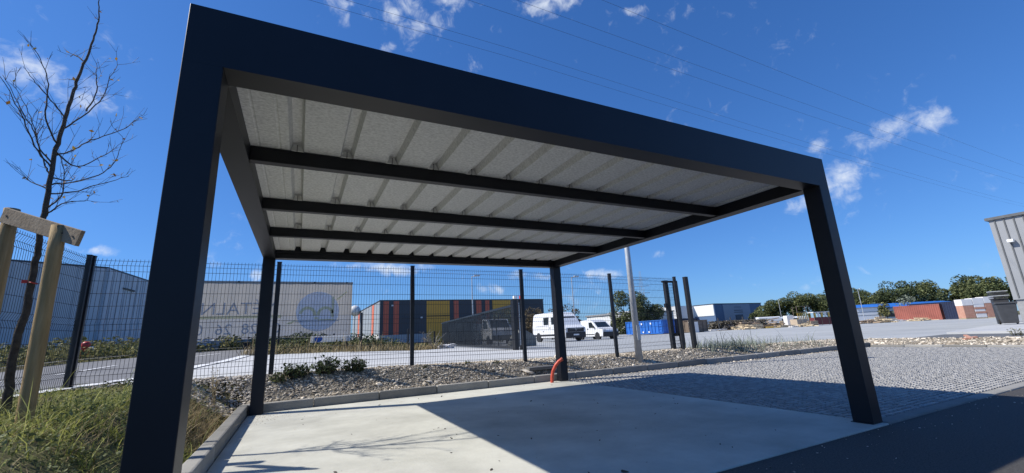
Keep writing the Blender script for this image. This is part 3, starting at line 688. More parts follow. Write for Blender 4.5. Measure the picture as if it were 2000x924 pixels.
t = thing('dry_weed', 'tall straw coloured dead weed by the left kerb', 'plant', wloc(-.46, 5.35))
ms = MB(); P = []
for i in range(5):
    a = Vector((rnd.uniform(-.05, .05), rnd.uniform(-.05, .05), 0)); h = rnd.uniform(.30, .58); b = a+Vector((rnd.uniform(-.05, .05), 0, h)); ms.tube([a, b], [.004, .002], 4)
    P += [tuple(a.lerp(b, rnd.uniform(.5, 1))+Vector((rnd.gauss(0, .012), rnd.gauss(0, .012), 0))) for _ in range(26)]
ms.build('stems', M_STRAW, t); leaves('seed_heads', np.array(P), .022, M_STRAW, t)
weed(wloc(19.6, 2.6), .30, .25, 16, .05, M_SCRUB, 'green weed growing at the gravel edge near the black bin')
tag(MB().bar((0, 0, 0), (.25, -.2, .05), .10, .05).bar((.05, -.15, .02), (.3, .05, .1), .08, .04).build('rubble', M_BRICK, None), 'orange broken brick pieces on the gravel strip', 'rubble').location = (18.5, 3.4, T(18.5, 3.4)+.03)

# ================================================================== BEHIND THE FENCE
def text_mesh(body, size, mirror=False, ext=.004):
    c = bpy.data.curves.new('lettering', 'FONT'); c.body = body; c.size = size; c.extrude = ext; c.resolution_u = 3
    o = bpy.data.objects.new('lettering', c); col.objects.link(o)
    dg = bpy.context.evaluated_depsgraph_get(); me = bpy.data.meshes.new_from_object(o.evaluated_get(dg)); bpy.data.objects.remove(o)
    if mirror:
        for v in me.vertices: v.co.x = -v.co.x
        me.flip_normals()
    me.materials.clear(); return me
def text_on(body, size, loc, m, parent, name='lettering', mirror=False, squeeze=1.):
    me = text_mesh(body, size, mirror); o = link(name, me, m, parent); o.rotation_euler = (RAD(90), 0, 0); o.location = loc; o.scale = (squeeze, 1, 1); return o
def ring(r0, r1, a0, a1, n=28, cx=0, cz=0):
    m = []
    for i in range(n+1):
        a = a0+(a1-a0)*i/n; m.append((cx+r1*math.cos(a), cz+r1*math.sin(a)))
    for i in range(n, -1, -1):
        a = a0+(a1-a0)*i/n; m.append((cx+r0*math.cos(a), cz+r0*math.sin(a)))
    return m
def ringm(mb, r0, r1, a0, a1, y0, y1, n=28, cx=0, cz=0):
    for i in range(n):
        p = a0+(a1-a0)*i/n; q = a0+(a1-a0)*(i+1)/n
        mb.prism([(cx+r0*math.cos(p), cz+r0*math.sin(p)), (cx+r1*math.cos(p), cz+r1*math.sin(p)), (cx+r1*math.cos(q), cz+r1*math.sin(q)), (cx+r0*math.cos(q), cz+r0*math.sin(q))], y0, y1)

# ---- tarpaulin banner, print showing through from its far side
tz = T(-1, 20.8); t0 = Vector((-4.6, 20.8, tz)); BZ = 1.24-tz; TH = 2.74; TL = 7.48
trl = thing('tarpaulin_banner', 'long grey tarpaulin banner with mirrored lettering and a round blue logo', 'banner', t0)
n = 60; V = []; F = []
for i in range(n+1):
    for j in range(2):
        V.append((TL*i/n, .010-.008*math.sin(i*.55)**2, BZ+1.08 if j == 0 else BZ+TH-.06))
for i in range(n): F.append((2*i, 2*i+2, 2*i+3, 2*i+1))
npmesh('curtain', V, F, M_TARP, trl, smooth=True)
V2 = [(x, y, BZ+.08 if z < BZ+1.2 else BZ+1.08) for x, y, z in V]; npmesh('curtain_skirt', V2, F, M_TARPL, trl, smooth=True)
MB().box(-.02, TL+.02, -.012, .03, BZ+TH-.07, BZ+TH).build('top_rail', mat('alu_rail', (.32, .30, .28), rough=.5), trl)
MB().box(-.02, TL+.02, -.02, .05, BZ-.04, BZ+.08).build('side_rail', mat('rail_grey', (.30, .30, .30), rough=.6), trl)
for x in (.02, TL-.08): MB().box(x, x+.06, .06, .12, -.1, BZ+TH-.08).build('frame_post', M_STEEL, trl)
MB().box(.0, TL, .12, .9, BZ-.55, BZ-.05).build('low_dark_box', M_STEEL, trl)  # dark box filling the dark band beneath the banner
for x in (1.55, 2.1): MB().box(x, x+.13, .0, .10, BZ-.62, BZ-.05).build('support_leg', M_SIGNW, trl)
for x in (.7, 1.9, 3.1, 4.3, 5.5, 6.7): MB().tube([(x, -.03, BZ+.14), (x, -.012, BZ+.14)], .045, 10).build('eyelet', M_STEEL, trl)
for x in (.9, 2.5, 4.1, 5.7, 7.2): MB().tube([(x, -.03, BZ+TH-.03), (x, -.012, BZ+TH-.03)], .04, 10).build('eyelet', M_STEEL, trl)
text_on('MÉTALNO', .78, (4.12, -.016, BZ+1.20), M_PRINT, trl, mirror=True, squeeze=1.0)
for s_, x_ in (('0', 4.35), ('28', 3.42), ('26', 2.42), ('0', 1.35)): text_on(s_, .66, (x_, -.016, BZ+.32), M_PRINT, trl, mirror=True)
MB().box(.1, 4.35, -.022, -.008, BZ+1.02, BZ+1.14).build('print_stripe', M_PRINTY, trl)
cx, cz = 5.92, BZ+1.28
mb = MB().prism(circle(48, .96, cx, cz), -.020, -.006); mb.build('logo_disc', M_PRINTB, trl)
mb = MB(); ringm(mb, .25, .38, -.2, 3.0, -.027, -.019, cx=cx-.46, cz=cz-.14); ringm(mb, .25, .38, .1, 3.3, -.027, -.019, cx=cx+.34, cz=cz-.14)
mb.box(cx+.62, cx+.72, -.027, -.019, cz-.3, cz+.72).box(cx-.15, cx+.02, -.028, -.0195, cz-.36, cz-.28).box(cx+.0, cx+.75, -.026, -.018, cz-.44, cz-.385)
mb.build('logo_letters', M_PRINTY, trl)
MB().box(cx-.98, cx+.98, -.024, -.017, cz-.50, cz-.455).build('logo_line', M_PRINT, trl)
MB().prism([(cx-1.35, cz-.55), (cx-1.0, cz-.40), (cx-.9, cz-.40), (cx-1.2, cz-.60)], -.02, -.008).build('logo_swoosh', M_PRINTY, trl)
MB().prism([(cx+.82, cz+.6), (cx+1.3, cz+1.0), (cx+1.36, cz+1.0), (cx+.9, cz+.56)], -.02, -.008).build('logo_swoosh', M_PRINTY, trl)

# ---- white sign on posts, hydrant, inner fence
sg = thing('ground_sign', 'long white sign panel with a blue round mark below the tarpaulin banner', 'sign', (1.0, 17.6, T(1, 17.6)))
MB().box(0, 1.55, -.015, .015, .26, .52).build('panel', M_SIGNT, sg, bevel=.003)
MB().prism(circle(24, .17, .30, .55)[0:0] or [(x, z) for x, z in circle(24, .15, .30, .42) if z <= .515], -.020, -.0155).build('round_mark', M_SIGNB, sg)
for x in (.12, 1.42): MB().box(x-.03, x+.03, .016, .07, -.1, .5).build('post', M_FPOST, sg)
hy = thing('fire_hydrant', 'small red hydrant standing in the verge across the road', 'hydrant', (-5.85, 17.2, T(-5.85, 17.2)))
MB().tube([(0, 0, -.1), (0, 0, .42), (0, 0, .5), (0, 0, .56)], [.11, .11, .13, .06], 14).build('barrel', M_REDP, hy, smooth=True)
MB().tube([(-.2, 0, .34), (.2, 0, .34)], .055, 10).build('outlet', M_SIGNW, hy)
MB().box(-.15, .15, -.15, .15, -.1, .1).build('foot', M_REDP, hy, bevel=.02)

# inner low fence: posts with thin wires
IF = [(-.2, 18.2), (2.75, 15.6), (5.2, 18.3), (7.6, 22.2)]
root = thing('wire_fence', 'low dark wire fence on thin posts along the weedy strip', 'fence', (IF[0][0], IF[0][1], T(*IF[0])))
o0 = Vector(root.location)
for i, (x, y) in enumerate(IF):
    MB().box(-.035, .035, -.035, .035, -.1, 1.48 if i == 1 else 1.0).build('post', M_FPOST, root).location = Vector((x, y, T(x, y)))-o0
for a, b in zip(IF[:-1], IF[1:]):
    m = MB()
    for h in (.2, .5, .8): m.tube([Vector((*a, T(*a)+h))-o0, Vector((*b, T(*b)+h))-o0], .006, 4)
    m.build('wire', M_WIRE, root)

# ---- slatted sliding gate
G0 = Vector((8.72, 14.1)); G1 = Vector((11.2, 32.5)); gd = (G1-G0).normalized(); gl = (G1-G0).length
gate = thing('sliding_gate', 'dark slatted sliding gate standing open beside the white van', 'gate', (G0.x, G0.y, .30), math.atan2(gd.y, gd.x))
for z in (.12, 1.86): MB().box(0, gl, -.04, .04, z-.05, z+.05).build('rail', M_FPOST, gate)
sl = None; nsl = int(gl/.15)
for i in range(nsl):
    if sl is None: sl = MB().box(-.028, .028, -.011, .011, .17, 1.81).build('slat', M_FPOST, gate); o = sl
    else: o = sl.copy(); col.objects.link(o); o.parent = gate
    o.location = (.1+i*(gl-.2)/(nsl-1), 0, 0)
MB().box(.0, gl, -.05, .05, .06, .10).build('track_guide', M_FPOST, gate)
MB().box(gl*.80, gl, -.015, -.01, .15, 1.7).build('mesh_infill', mat('gate_infill', (.06, .06, .06), rough=.7), gate)
gc = thing('gate_column', 'black steel column pair holding the end of the sliding gate', 'gate post', (8.62, 13.45, T(8.62, 13.45)))
for x in (-.16, .16): MB().box(x-.09, x+.09, -.12, .12, -.1, 2.02).build('column', M_FPOST, gc, bevel=.01)
MB().box(-.28, .28, -.06, .06, 2.02, 2.06).build('top_plate', M_FPOST, gc)
MB().tube([(0, -.13, .2), (0, -.13, 1.9)], .02, 8).build('guide_rod', M_GALV, gc)
MB().box(-.22, -.06, -.16, -.02, 2.06, 2.18).build('flash_lamp', M_SIGNW, gc, bevel=.02)
MB().box(.08, .24, -.16, -.02, 2.06, 2.2).build('red_lamp', M_REDP, gc, bevel=.02)
tag(MB().prism([(0, 0), (1.7, 0), (1.7, .55), (.9, .95), (.35, .6)], 0, .5).build('sandbag_heap', mat('heap_grey', (.20, .20, .18), rough=.9, var=.3), bevel=.05), 'grey green covered heap behind the open sliding gate', 'heap').location = (10.6, 18.5, .28)

# ---- vehicles
def wheel(parent, x0, x1, y, r):
    w = MB().tube([(x0, y, r), (x1, y, r)], r, 24).build('wheel', M_TYRE, parent)
    s = x0 if abs(x0) < abs(x1-2) and x0 < .5 else x1
    d = -.012 if s == x0 else .012
    MB().tube([(s, y, r), (s+d, y, r)], r*.62, 20).build('rim', M_RIM, w)
    MB().tube([(s+d, y, r), (s+d*1.6, y, r)], r*.2, 12).build('hub', M_STEEL, w)
def van(name, label, loc, L, Wd, prof, wheels, r, big):
    t = thing(name, label, 'van', loc)
    mb = MB(); n = len(prof); top = max(z for _, z in prof)
    ins = lambda z: .0 if z < top*.5 else .14*((z-top*.5)/(top*.5))**1.5
    vs_ = [(ins(z), y, z) for y, z in prof]+[(Wd-ins(z), y, z) for y, z in prof]
    mb.add(vs_, [tuple(range(n)), tuple(range(2*n-1, n-1, -1))]+[(i, (i+1) % n, (i+1) % n+n, i+n) for i in range(n)])
    body = mb.build('body', M_WHITE, t, bevel=.06, seg=3)
    for p in body.data.polygons: p.use_smooth = p.area < .02
    for y in wheels:
        MB().prism(circle(20, r*1.16, y, r), -.004, .06, 'x').build('wheel_arch', M_BLKPL, t)
        wheel(t, .02, .22, y, r); wheel(t, Wd-.22, Wd-.02, y, r)
    return t
def on_plane(t, name, m, quad, thick=.012, bevel=0):
    """thin pane laid on four given corners"""
    q = [Vector(v) for v in quad]; nrm = (q[1]-q[0]).cross(q[3]-q[0]).normalized()*thick
    return MB().add(q+[v+nrm for v in q], [(3, 2, 1, 0), (4, 5, 6, 7), (0, 1, 5, 4), (1, 2, 6, 5), (2, 3, 7, 6), (3, 0, 4, 7)]).build(name, m, t)
# tall panel van, nose to the south
vz = .20; L, Wd, Hh = 5.3, 2.0, 2.42
prof = [(.02, .32), (0, .8), (.06, 1.08), (.55, 1.28), (1.15, 2.05), (1.55, 2.34), (2.2, Hh), (L-.3, Hh-.02), (L-.06, Hh-.15), (L, 1.3), (L, .32)]
v = van('panel_van', 'tall white panel van with black bumper parked beyond the fence', (19.35, 26.3, vz), L, Wd, prof, (.95, L-1.05), .36, True)
on_plane(v, 'windscreen', M_GLASS, [(.20, .63, 1.33), (Wd-.20, .63, 1.33), (Wd-.28, 1.12, 2.0), (.28, 1.12, 2.0)])
on_plane(v, 'side_window', M_GLASS, [(-.006, 2.25, 1.42), (-.006, 1.0, 1.42), (.045, 1.35, 1.95), (.045, 2.2, 1.95)], -.012) if False else None
MB().prism([(1.0, 1.40), (2.05, 1.40), (2.05, 1.98), (1.35, 1.98)], -.001, .05, 'x').build('door_window', M_GLASS, v)
MB().prism([(2.55, 1.40), (3.3, 1.40), (3.3, 2.02), (2.55, 2.02)], .0, .06, 'x').build('side_window', M_GLASS, v)
MB().box(.03, .042, 2.9, 2.92, 1.42, 2.0).build('window_divider', M_WHITE, v)
MB().box(-.008, .0, .5, L-.08, .46, .62).build('side_moulding', M_BLKPL, v)
MB().box(.05, Wd-.05, -.06, .10, .28, .72).build('bumper', M_BLKPL, v, bevel=.05)
MB().box(.22, Wd-.22, -.045, .08, .74, 1.05).build('grille', M_BLKPL, v, bevel=.02)
for x in (.06, Wd-.40): MB().box(x, x+.34, -.035, .09, .86, 1.08).build('headlight', M_LAMP, v, bevel=.02)
MB().box(.45, Wd-.45, -.052, -.044, .96, .985).build('grille_bar', M_RIM, v)
em = MB()
for a, b in (((0, .13), (.1, 0)), ((.1, 0), (0, -.13)), ((0, -.13), (-.1, 0)), ((-.1, 0), (0, .13))): em.bar((Wd/2+a[0], -.06, .97+a[1]), (Wd/2+b[0], -.06, .97+b[1]), .02, .04)
em.build('emblem', M_RIM, v)
MB().box(Wd/2-.26, Wd/2+.26, -.068, -.06, .46, .57).build('number_plate', M_SIGNW, v)
for x in (-.22, Wd+.04): MB().box(x, x+.18, .95, 1.05, 1.35, 1.72).build('mirror', M_BLKPL, v, bevel=.03)
for y in (2.42, 3.45): MB().box(-.003, .002, y, y+.012, .5, 1.9).build('door_seam', M_STEEL, v)
MB().box(-.005, .004, 2.5, 4.6, 1.30, 1.325).build('slide_rail', M_STEEL, v)
for y, z in ((2.32, 1.12), (3.4, .85)): MB().box(-.02, .0, y-.1, y+.08, z, z+.05).build('door_handle', M_BLKPL, v)
# small van beside it
L, Wd, Hh = 4.1, 1.78, 1.80
prof = [(.03, .26), (0, .62), (.10, .86), (.85, 1.04), (1.5, 1.60), (1.95, 1.77), (2.6, Hh), (L-.3, Hh-.03), (L-.05, Hh-.2), (L, .9), (L, .28)]
v = van('delivery_van', 'small white delivery van with black bumper next to the tall van', (24.6, 28.3, .15), L, Wd, prof, (.82, L-.75), .31, False)
on_plane(v, 'windscreen', M_GLASS, [(.18, .90, 1.08), (Wd-.18, .90, 1.08), (Wd-.24, 1.46, 1.56), (.24, 1.46, 1.56)])
MB().prism([(1.15, 1.06), (2.0, 1.06), (2.0, 1.55), (1.62, 1.55)], -.002, .05, 'x').build('door_window', M_GLASS, v)
MB().box(.04, Wd-.04, -.07, .12, .24, .66).build('bumper', M_BLKPL, v, bevel=.06)
for x in (.05, Wd-.37): MB().box(x, x+.32, -.02, .25, .70, .88).build('headlight', M_LAMP, v, bevel=.03)
MB().box(-.008, .0, 1.2, L-1.2, .42, .50).build('side_moulding', M_BLKPL, v)
for x in (-.18, Wd+.03): MB().box(x, x+.15, 1.1, 1.2, 1.02, 1.22).build('mirror', M_BLKPL, v, bevel=.03)
MB().box(-.02, .0, 2.1, 2.28, .92, .97).build('door_handle', M_BLKPL, v)
MB().box(-.003, .002, 2.2, 2.212, .35, 1.5).build('door_seam', M_STEEL, v)
# light lorry glimpsed through the gate slats
lr = thing('light_lorry', 'white light lorry half hidden behind the slatted gate', 'lorry', (14.2, 29.0, .2))
MB().prism([(0, .45), (0, 1.15), (.45, 1.35), (.95, 2.05), (2.0, 2.1), (2.0, .45)], 0, 1.95, 'x').build('cab', M_WHITE, lr, bevel=.05)
on_plane(lr, 'windscreen', M_GLASS, [(.15, .45, 1.38), (1.8, .45, 1.38), (1.75, .92, 2.0), (.2, .92, 2.0)])
MB().prism([(.75, 1.3), (1.7, 1.3), (1.7, 1.95), (1.05, 1.95)], -.01, .02, 'x').build('door_window', M_GLASS, lr)
MB().box(0, 1.95, 2.1, 5.6, .8, 1.25).build('dropside_bed', M_GALV, lr, bevel=.02)
MB().box(.0, 1.95, -.05, .1, .35, .75).build('bumper', M_BLKPL, lr, bevel=.03)
for y in (.75, 4.6):
    for x in (.0, 1.7): MB().tube([(x, y, .38), (x+.25, y, .38)], .38, 20).build('wheel', M_TYRE, lr)
lr2 = thing('site_cabin', 'white ribbed cabinet standing behind the middle of the gate', 'cabin', (12.4, 31.5, .2))
MB().box(0, 2.0, 0, 1.4, .1, 1.75).build('shell', M_WHITE, lr2, bevel=.03)
for i in range(9): MB().box(.1+i*.21, .16+i*.21, -.02, 0, .2, 1.65).build('rib', M_WHITE, lr2)
MB().box(.9, 1.0, -.035, -.02, .8, .9).build('handle', M_STEEL, lr2)

# ---- containers and skips
def corr(name, m, parent, along, a0, a1, fixed, z0, z1, depth=.04, pitch=.28, out=-1):
    pr = []; s = a0; k = 0
    while s < a1: pr.append((s, out*depth if k % 4 in (1, 2) else 0)); s += pitch/4 if k % 2 else pitch/4; k += 1
    pr.append((a1, 0)); V = []; F = []
    for z in (z0, z1):
        for s, d in pr: V.append((fixed+d, s, z) if along == 'y' else (s, fixed+d, z))
    n = len(pr)
    for i in range(n-1): F.append((i, i+1, n+i+1, n+i))
    return npmesh(name, V, F, m, parent)
def container(name, label, loc, L, m, side_m=None, H_=2.55, W_=2.4, rz=0):
    t = thing(name, label, 'container', loc, rz)
    MB().box(.05, W_-.05, .05, L-.05, .12, H_-.03).build('box_body', m, t)
    corr('side_wall', side_m or m, t, 'y', .1, L-.1, .045, .16, H_-.1)
    corr('end_wall', m, t, 'x', .1, W_-.1, .045, .16, H_-.1)
    for x in (0, W_-.1):
        for y in (0, L-.1): MB().box(x, x+.1, y, y+.1, 0, H_).build('corner_post', m, t)
    for y in (0, L-.1): MB().box(.1, W_-.1, y, y+.1, H_-.12, H_+.002).build('top_rail', m, t); MB().box(.1, W_-.1, y, y+.1, .02, .16).build('bottom_rail', m, t)
    MB().box(-.002, .09, .1, L-.1, H_-.12, H_).build('top_rail', m, t); MB().box(-.002, .09, .1, L-.1, .02, .16).build('bottom_rail', m, t)
    return t
container('shipping_container', 'rust red shipping container behind the timber stacks', (94, 28.9, T(94, 29)), 6.06, M_RUST)
c2 = container('shipping_container', 'dark navy shipping container right of the rust red one', (93, 25.0, T(88, 26)), 3.2, M_NAVY, H_=2.6, W_=3.4)
container('shipping_container', 'dark blue container half hidden behind the rust red container', (99, 28.6, T(99, 29)), 6.0, M_NAVY, H_=2.9)

def skip(label, loc, L, W_, H_, m, nr, ladder=False, name='skip_container'):
    t = thing(name, label, 'skip', loc)
    MB().box(.02, W_-.02, .02, L-.02, .15, H_-.02).build('tub', m, t, bevel=.02)
    for y in np.linspace(.05, L-.12, nr): MB().box(-.07, .02, y, y+.09, .2, H_-.08).build('rib', m, t)
    for x in np.linspace(.06, W_-.14, 4): MB().box(x, x+.08, -.05, .02, .2, H_-.08).build('rib', m, t)
    MB().box(-.09, W_+.03, -.07, L+.03, H_-.09, H_).build('top_rim', m, t, bevel=.01)
    MB().box(-.075, W_, -.055, L, .13, .22).build('sole', m, t)
    for y in (.6, L-.8): MB().tube([(.3, y, .10), (W_-.3, y, .10)], .10, 12).build('roller', M_STEEL, t)
    if ladder:
        for z in (.4, .75, 1.1, 1.45): MB().box(-.10, -.06, .15, .65, z, z+.05).build('rung', m, t)
        for y in (2.4, 3.6, 4.8): MB().box(-.10, -.05, y, y+.28, .3, .5).build('decal', M_SIGNW, t)
        for y in (2.0, 3.8): MB().box(-.10, -.05, y, y+.25, 1.45, 1.7).build('decal', M_SIGNW, t)
    return t
skip('bright blue roll off skip standing beside the lamp pole', (45.8, 42, T(46, 42)-.05), 7.4, 2.4, 2.0, M_BLUE, 12, True)
skip('navy blue skip directly right of the bright blue one', (49.3, 42.8, T(50, 43)-.05), 5, 4.6, 2.05, M_NAVY, 8)
skip('rusty brown skip near the end of the gate posts', (50.3, 40.6, T(50, 40)-.05), 4, 2.9, 1.75, M_BROWN, 6)
tag(MB().box(0, .9, 0, .8, 0, 1.4).box(-.03, .93, -.03, .83, 1.4, 1.46).box(.4, .45, -.03, 0, .1, 1.3).build('cabinet', M_WRAP), 'white metal cabinet between the navy and brown skips', 'cabinet').location = (49.2, 39.6, T(49, 39))

# ---- stacked goods along the yard edge
def planks(name, label, loc, L, W_, rows, m, cat='timber', rz=0., t=.08, jitter=.12, group=None):
    o = thing(name, label, cat, (loc[0], loc[1], T(loc[0], loc[1])), rz, group)
    z = .02
    for r in range(rows):
        k = max(2, int(W_/.35))
        for i in range(k):
            if r == rows-1 and i and rnd.random() < .3: continue
            j = rnd.uniform(-jitter, jitter)*L*.3
            MB().box(j, L+j, i*W_/k+.01, (i+1)*W_/k-.02, z, z+t-.01).build('plank', m, o)
        z += t
        if r < rows-1:
            for x in (.12*L, .5*L, .86*L): MB().box(x, x+.08, 0, W_, z, z+.05).build('batten', m, o)
            z += .05
    return o
def pallet(loc, m, label, z=0., rz=0., group=None):
    b = MB()
    for y in (0, .35, .7): b.box(0, 1.2, y, y+.1, .02, .1)
    for x in (0, .28, .55, .82, 1.08): b.box(x, x+.12, 0, .8, .1, .125)
    o = b.build('pallet', m); tag(o, label, 'pallet', group); o.location = (loc[0], loc[1], T(loc[0], loc[1])+z); o.rotation_euler = (0, 0, rz); return o
def Y(px, d): return far(px, d)
planks('plank_stack', 'low stack of white boards in front of the dark heap', Y(1386, 66), 2.6, 1.2, 2, M_WRAP, rz=-.45)
planks('plank_stack', 'pale timber stack left of the brown crate pile', Y(1434, 66), 3.0, 1.4, 4, M_WOODP, rz=-.45)
planks('plank_stack', 'broad weathered timber stack in the middle of the yard edge', Y(1448, 70), 3.2, 1.4, 9, M_WOODB, rz=-.45)
def heap(label, loc, r, h, n, m, L=1.6, name='timber_heap', cat='heap'):
    o = thing(name, label, cat, (loc[0], loc[1], T(*loc)))
    for i in range(n):
        a = rnd.uniform(0, 6.28); q = r*math.sqrt(rnd.random()); z = h*(1-q/r)*rnd.uniform(.1, 1)+.08; c = Vector((q*math.cos(a), q*math.sin(a), z)); l = L*rnd.uniform(.5, 1.1)/2; b = rnd.uniform(0, 6.28); e = rnd.uniform(-.3, .3)
        d = Vector((math.cos(b)*math.cos(e), math.sin(b)*math.cos(e), math.sin(e)*.6))*l; d.z = max(-z+.05, min(d.z, z-.04)) if z > .1 else 0
        MB().bar(c-d, c+d, rnd.uniform(.1, .25), rnd.uniform(.06, .14)).build('beam', m, o)
    return o
heap('tangled brown timber heap beside the yellow pallets', Y(1512, 68), 1.9, 1.6, 46, M_WOODB)
heap('brown pile of offcuts between two timber stacks', Y(1476, 68), 1.0, 1.5, 22, M_WOODB, 1.2)
heap('low tan heap of planks before the dry hedge', Y(1455, 63), 1.5, .8, 26, M_WOODP, 1.8)
heap('tan heap of broken planks before the storage frames', Y(1570, 63), 1.3, .7, 20, M_WOODP, 1.6)
heap('brown timber heap directly right of the right carport post', Y(1692, 64), 1.4, .9, 26, M_WOODB, 1.7)
heap('mixed tan timber heap below the blue roofed shed', Y(1722, 65), 1.6, .9, 28, M_WOODP, 1.8)
heap('flat tan heap along the middle of the red container', Y(1790, 66), 1.8, .5, 22, M_WOODP, 2.0)
hb = MB(); 
for i in range(7): hb.add([(Vector(q)*rnd.uniform(.4, .75)+Vector((rnd.uniform(-1, 1), rnd.uniform(-.4, .4), .4))) for q in ICO_V], ICO_F)
tag(hb.build('covered_heap', M_BRWALL), 'black covered heap between white boards and pale timber', 'heap').location = (*Y(1422, 68), .02)
for i, (px, d, z) in enumerate([(1495, 65, 0), (1508, 65, 0), (1495, 65, .13)]):
    pallet(Y(px, d), M_YELLOW, ['yellow pallet lying left at the yard edge, lower one', 'yellow pallet lying alone beside the doubled pallets', 'yellow pallet on top of the other left one'][i], z, -.45, 'yellow pallets')
ib = thing('wrapped_stack', 'white wrapped block stack beside the large wooden crate', 'stack', (*Y(1538, 68), .02), -.45)
MB().box(0, 1.1, 0, 1.0, .12, 1.8).build('wrapped_load', M_WRAP, ib, bevel=.06); MB().box(-.03, 1.13, -.03, 1.03, 0, .12).build('pallet_base', M_WOODP, ib)
cr = thing('wooden_crate', 'large plywood crate with a pale sunlit end', 'crate', (*Y(1556, 67), .02), -.12)
MB().box(0, 2.6, 0, 2.2, .12, 1.15).build('crate_box', mat('plywood', (.42, .33, .24), (.50, .41, .31), rough=.8, scale=2), cr, bevel=.01)
for x in (0, 1.25, 2.5): MB().box(x, x+.1, -.03, 0, .1, 1.15).build('batten', M_WOODP, cr)
for x in (.1, 2.3): MB().box(x, x+.2, 0, 2.2, 0, .12).build('runner', M_WOODB, cr)
rk = thing('pallet_rack', 'open rack with yellow uprights behind the plywood crate', 'rack', (*Y(1560, 74), .02), -.4)
for x in np.linspace(0, 2.3, 8): MB().box(x, x+.12, 0, .1, .9, 2.3).build('upright', M_YELLOW, rk)
for x in (0, 2.35):
    for y in (0, 1.0): MB().box(x, x+.07, y, y+.07, 0, 3.4).build('post', M_BROWN, rk)
for z in (.85, 2.35, 3.35): MB().box(0, 2.42, -.02, .05, z, z+.08).build('cross_bar', M_BROWN, rk)
mr_ = thing('storage_frame', 'maroon storage frames topped by white and yellow panels', 'frame', (*Y(1592, 70), .02), -.38)
for i in range(3): MB().box(i*1.25, i*1.25+1.15, 0, 1.2, .1, 1.3).build('maroon_box', M_MAROON, mr_, bevel=.02)
for i in range(6): MB().box(i*.62, i*.62+.3, -.02, .04, 1.35, 2.1).build('panel', (M_YELLOW, M_WRAP)[i % 2], mr_)
MB().box(-.1, 3.9, -.05, 1.2, 2.1, 2.22).build('top_shelf', M_WRAP, mr_); MB().box(-.1, 3.8, -.03, .03, 1.3, 1.36).build('mid_rail', M_BROWN, mr_)
for x in (-.05, 1.2, 2.45, 3.7): MB().box(x-.05, x+.03, -.04, .04, 0, 2.1).build('upright', M_BROWN, mr_)
planks('plank_stack', 'flat pale boards on the ground before the maroon frames', Y(1598, 67), 3.0, .9, 1, M_WRAP, rz=-.4)
for px, d, L_, W_, rows, m, lb in [(1402, 64, 2.0, 1.0, 1, M_WOODB, 'single layer of dark boards before the dry hedge'), (1462, 65, 2.2, 1.1, 6, M_WOODP, 'high pale board stack next to the offcut pile'), (1484, 66, 1.8, 1.0, 5, M_WOODB, 'narrow dark board stack left of the yellow pallets'), (1522, 66, 2.4, 1.2, 3, M_WOODP, 'pale boards right of the yellow pallets'), (1545, 63, 1.6, .9, 2, M_WRAP, 'two layers of white boards before the wrapped stack')]:
    planks('plank_stack', lb, Y(px, d), L_, W_, rows, m, rz=-.45)
for px, d, n_, lb in [(1440, 71, 5, 'grey pallet pile behind the pale timber stack'), (1528, 71, 8, 'tall grey pallet pile behind the timber heap'), (1582, 66, 6, 'grey pallet pile at the right of the plywood crate'), (1716, 72, 7, 'grey pallet pile before the blue roofed shed'), (1738, 70, 4, 'low pallet pile left of the red container')]:
    o = thing('pallet_pile', lb, 'pallets', (*Y(px, d), .02), -.45)
    for i in range(n_):
        b = MB()
        for y in (0, .35, .7): b.box(0, 1.2, y, y+.1, 0, .1)
        for x in (0, .28, .55, .82, 1.08): b.box(x, x+.12, 0, .8, .1, .125)
        q = b.build('pallet', M_WOODB if i % 3 else M_WOODP, o); q.location = (rnd.uniform(-.05, .05), rnd.uniform(-.05, .05), i*.135)
# right of the right hand post
for i, (px, d, L_, rows, m, lb) in enumerate([(1684, 66, 2.2, 2, M_WRAP, 'white board stack nearest the right carport post'), (1700, 70, 3.0, 5, M_WOODP, 'mixed pale timber stack left of the red container'), (1712, 66, 2.0, 2, M_WOODP, 'thin orange tinted boards in front of the mixed timber'),
        (1728, 68, 2.4, 3, M_WRAP, 'white and dark board stack under the left end of the red container'), (1752, 72, 3.0, 2, M_WRAP, 'low white boards along the foot of the red container'), (1782, 74, 3.2, 2, M_WOODB, 'dark low timber along the red container'), (1812, 72, 2.6, 2, M_WRAP, 'white long boards near the right end of the red container')]):
    planks('plank_stack', lb, Y(px, d), L_, 1.1, rows, m, rz=-.62)
tag(MB().box(0, .7, 0, .6, 0, .5).box(-.03, .73, -.03, .63, .5, .55).build('yellow_box', M_YELLOW, None), 'small yellow box by the right end of the red container', 'box').location = (*Y(1834, 70), .02)
bp = thing('wrapped_bricks', 'tall pallet stacks of reddish bricks in torn white wrap', 'stack', (*Y(1884, 60), .02), -.62)
for i in range(3):
    MB().box(i*1.38, i*1.38+1.3, 0, 1.2, .14, 2.75+.1*i).build('brick_pack', (M_BRICK, M_WRAP, M_BRICK)[i], bp, bevel=.03)
    MB().box(i*1.38-.02, i*1.38+1.32, -.02, 1.22, 1.9+.1*i, 2.80+.1*i).build('torn_wrap', M_WRAP, bp, bevel=.03)
    MB().box(i*1.38, i*1.38+1.3, 0, 1.2, 0, .12).build('pallet_base', M_WOODP, bp)
for z in (.7, 1.3): MB().box(1.36, 2.70, -.025, -.005, z, z+.3).build('wrap_band', M_BRICK, bp)
